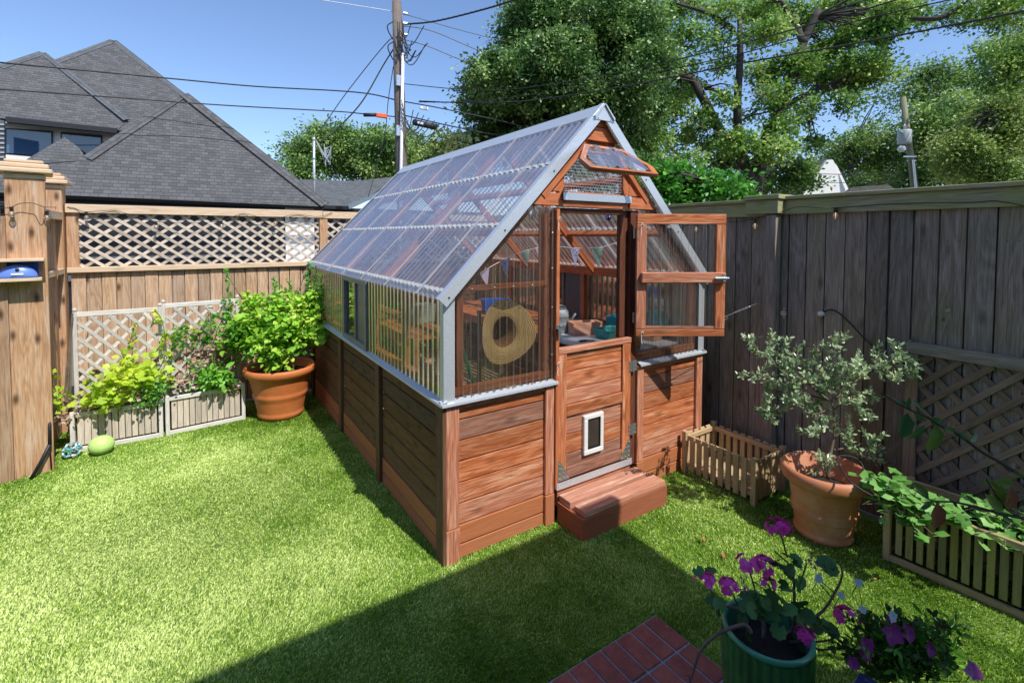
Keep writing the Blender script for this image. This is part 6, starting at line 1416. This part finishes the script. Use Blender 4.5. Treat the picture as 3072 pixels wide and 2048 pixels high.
L2 = [(60, 90, 110), (250, 30, 90), (330, 200, 80, .8), (420, 40, 70, .7), (560, 60, 80, .6), (740, 60, 100), (800, 190, 90), (930, 40, 80, .7), (1010, 130, 90), (1200, 50, 110), (1400, 60, 100), (1550, 60, 90, .8), (1640, 120, 70, .8), (1440, 190, 90), (1260, 210, 80), (1130, 300, 100), (1330, 370, 110), (950, 380, 100), (1080, 470, 110), (1330, 480, 90), (1460, 430, 80, .8), (1250, 600, 70, .7), (760, 420, 80), (820, 560, 80), (700, 250, 60, .6), (490, 230, 70, .7), (540, 380, 70, .7), (150, 250, 90, .8), (90, 380, 90), (280, 380, 80, .7), (300, 520, 90), (180, 640, 120), (400, 700, 70, .7), (60, 560, 110), (540, 560, 60, .5), (640, 700, 60, .5), (620, 850, 100), (520, 960, 80), (300, 800, 90, .8), (880, 740, 80, .8), (980, 700, 50, .6), (830, 880, 80), (960, 980, 80), (900, 1080, 80), (1060, 860, 60, .8), (1030, 1060, 60, .8), (700, 980, 60, .6), (1010, 620, 60, .6), (80, 820, 100), (150, 960, 80), (450, 850, 60), (760, 1110, 60, .6), (330, 950, 60, .8)]
tree('spreading_tree', 'broad bright green spreading tree with dark limbs behind the right fence', 'tree', 19, z3m(L2),
     [([z3(700, 1400), z3(705, 1160), z3(745, 950), z3(800, 780), z3(870, 640), z3(950, 420), z3(1000, 250), z3(1090, 60)], .34), ([z3(720, 1100), z3(660, 980), z3(620, 800), z3(612, 600), z3(625, 400), z3(628, 200), z3(620, 70)], .22), ([z3(640, 980), z3(560, 850), z3(480, 720), z3(400, 560), z3(330, 460), z3(160, 440), z3(0, 452)], .24),
      ([z3(340, 460), z3(260, 390), z3(150, 310), z3(90, 200), z3(60, 120)], .13), ([z3(590, 180), z3(540, 140), z3(430, 75), z3(250, 20)], .13), ([z3(1000, 250), z3(950, 140), z3(870, 10)], .15), ([z3(870, 640), z3(1000, 560), z3(1160, 500)], .12), ([z3(600, 620), z3(500, 540), z3(420, 520)], .10), ([z3(300, 960), z3(200, 850), z3(100, 800)], .08), ([z3(720, 860), z3(650, 860), z3(560, 900)], .06)],
     't_light', 6200, .165, .27, trunk=(2258, 0), jit=2., per=52)
tree('overhanging_limb', 'leafy limb crossing the sky at the upper right corner', 'tree', 15, z3m([(1870, 70, 70, .8), (1990, 30, 70, .6), (2130, 60, 80, .8), (2230, 30, 90), (2200, 150, 60, .6), (2010, 120, 40, .5), (1940, 140, 40, .5), (2290, 200, 60, .7)]),
     [([(3300, 900), (3260, 400), z3(2400, 60), z3(2200, 40), z3(2050, 20), z3(1900, 70), z3(1780, 110), z3(1650, 110)], .16), ([z3(2300, 150), z3(2160, 110), z3(2000, 95)], .05)], 't_light', 5500, .115, .26, trunk=(3300, 0))
tree('mid_tree', 'darker tree mass between the white gable and the far pole', 'tree', 30, z3m([(1280, 860, 90), (1180, 880, 70), (1400, 900, 100), (1380, 800, 70, .7), (1500, 880, 90), (1250, 980, 80), (1400, 1010, 90), (1530, 1000, 90), (1330, 1080, 70), (1220, 1100, 60), (1500, 1090, 80), (1550, 780, 60, .8), (1400, 720, 40, .5), (1620, 900, 60), (1140, 960, 50), (1560, 600, 60, .5), (1480, 540, 50, .4)]), [], 't_far', 6000, .2, .5, jit=2)
tree('tall_rear_tree', 'open crowned green tree directly behind the far utility pole', 'tree', 27, z3m([(1700, 440, 80, .7), (1800, 420, 80, .8), (1640, 520, 50, .6), (1900, 480, 90, .9), (2000, 440, 60, .7), (2050, 530, 70, .8), (1740, 560, 90), (1880, 620, 90), (1700, 680, 80), (1800, 760, 100), (1660, 800, 70), (1750, 900, 100), (1900, 830, 80), (1700, 1000, 90), (1830, 1020, 100), (1650, 1100, 80), (2000, 660, 80), (1950, 740, 80)]), [], 't_far', 6500, .19, .45, jit=2)
tree('pale_tree', 'large pale yellow green tree filling the right edge above the fence', 'tree', 17, z3m([(2200, 620, 90), (2100, 680, 90), (2000, 780, 80), (2230, 760, 100), (2100, 850, 110), (1950, 880, 100), (2230, 900, 110), (2050, 980, 110), (1900, 990, 90), (2200, 1030, 110), (2050, 1080, 80), (1850, 900, 60), (1820, 840, 40, .8), (2270, 650, 80)]), [], 't_pale', 7000, .12, .25, jit=1, per=52)
tree('upper_right_tree', 'bright green tree against the sky at the right edge', 'tree', 21, z3m([(2230, 290, 90), (2120, 330, 80, .9), (2270, 420, 100), (2160, 440, 70, .8), (2240, 530, 90), (2060, 260, 40, .6), (2150, 540, 60), (2290, 300, 80)]), [], 't_light', 7000, .14, .34, jit=1)
tree('round_tree', 'rounded green tree left of the utility pole above the low roof', 'tree', 26, d2([(700, 345, 45), (675, 365, 30), (755, 325, 48), (820, 345, 50), (760, 375, 45), (700, 390, 35), (830, 390, 45), (880, 330, 45), (870, 380, 45), (735, 305, 22, .8), (800, 305, 25, .8)]), [], 't_far', 7500, .17, .4, jit=1.5)
tree('round_tree', 'rounded green tree right of the utility pole and left of the dark tree', 'tree', 28, d2([(930, 335, 38), (960, 350, 34), (940, 380, 40), (905, 400, 40), (985, 385, 30), (915, 320, 25)]), [], 't_far', 7500, .17, .4, jit=1.5)
tree('leafy_bush', 'bright green bush just over the fence right of the greenhouse gable', 'bush', 9.5, z3m([(100, 1060, 90), (200, 1040, 80), (300, 1080, 90), (420, 1080, 80), (520, 1100, 80), (600, 1120, 60), (180, 1150, 90), (360, 1170, 80), (500, 1180, 70), (30, 1100, 80), (620, 1170, 50)]), [], 'bush', 2600, .13, .16, jit=.5)

# ------------------------------------------------------------------ the house the picture is taken from (behind the viewpoint, throws the foreground shadow)
hw = thing('home', (-3.5, -5, 0), 'white house behind the viewpoint whose eave shades the near lawn', 'house')
b = MB(); b.box(-12, 1.15, -9, -3.6, 0, 4.0); b.build('wall', plain('darkened_siding', (.22, .20, .18), .7), hw)  # unseen wall, its colour darkened to bounce less light
b = MB(); b.box(-12.3, 1.60, -9.3, -3.09, 4.0, 4.16); b.build('roof', M['shingle'], hw)

# ------------------------------------------------------------------ light, sky, camera
S.world = bpy.data.worlds.new('World'); S.world.use_nodes = True; nt = S.world.node_tree; bg = nt.nodes['Background']
sd = Vector((.176, -1.157, 1.6)).normalized(); elev = math.asin(sd.z)
sky = nt.nodes.new('ShaderNodeTexSky'); sky.sky_type = 'NISHITA'; sky.sun_disc = False; sky.sun_elevation = elev; sky.sun_rotation = math.atan2(sd.x, sd.y); sky.altitude = 50; sky.air_density = 1.0; sky.dust_density = .6; sky.ozone_density = 2.2
mu = nt.nodes.new('ShaderNodeMix'); mu.data_type = 'RGBA'; mu.blend_type = 'MULTIPLY'; mu.inputs[0].default_value = 1; mu.inputs[7].default_value = (1.12, 1.19, 1.34, 1); nt.links.new(sky.outputs[0], mu.inputs[6])
nt.links.new(mu.outputs[2], bg.inputs[0]); bg.inputs[1].default_value = .15
l = bpy.data.lights.new('sun', 'SUN'); l.energy = 5.0; l.angle = R(.53); l.color = (1, .955, .88); lo_ = bpy.data.objects.new('sun', l); COL.objects.link(lo_); lo_.rotation_euler = (-sd).to_track_quat('-Z', 'Y').to_euler(); lo_.location = (0, -5, 12)
cd = bpy.data.cameras.new('camera'); co = bpy.data.objects.new('camera', cd); COL.objects.link(co); cd.sensor_width = 36; cd.lens = CF/3072*36; cd.shift_y = -(1024-CCY)/3072; cd.clip_end = 2000; cd.clip_start = .05
co.matrix_world = Matrix(((RT.x, UP.x, -FW.x, CAM.x), (RT.y, UP.y, -FW.y, CAM.y), (RT.z, UP.z, -FW.z, CAM.z), (0, 0, 0, 1)))
S.camera = co
S.view_settings.view_transform = 'Standard'; S.view_settings.look = 'None'; S.view_settings.exposure = 0; S.view_settings.gamma = 1
S.cycles.use_denoising = True; S.cycles.transparent_max_bounces = 24; S.cycles.max_bounces = 8; S.cycles.caustics_reflective = False; S.cycles.caustics_refractive = False
S.cycles.sample_clamp_indirect = 6
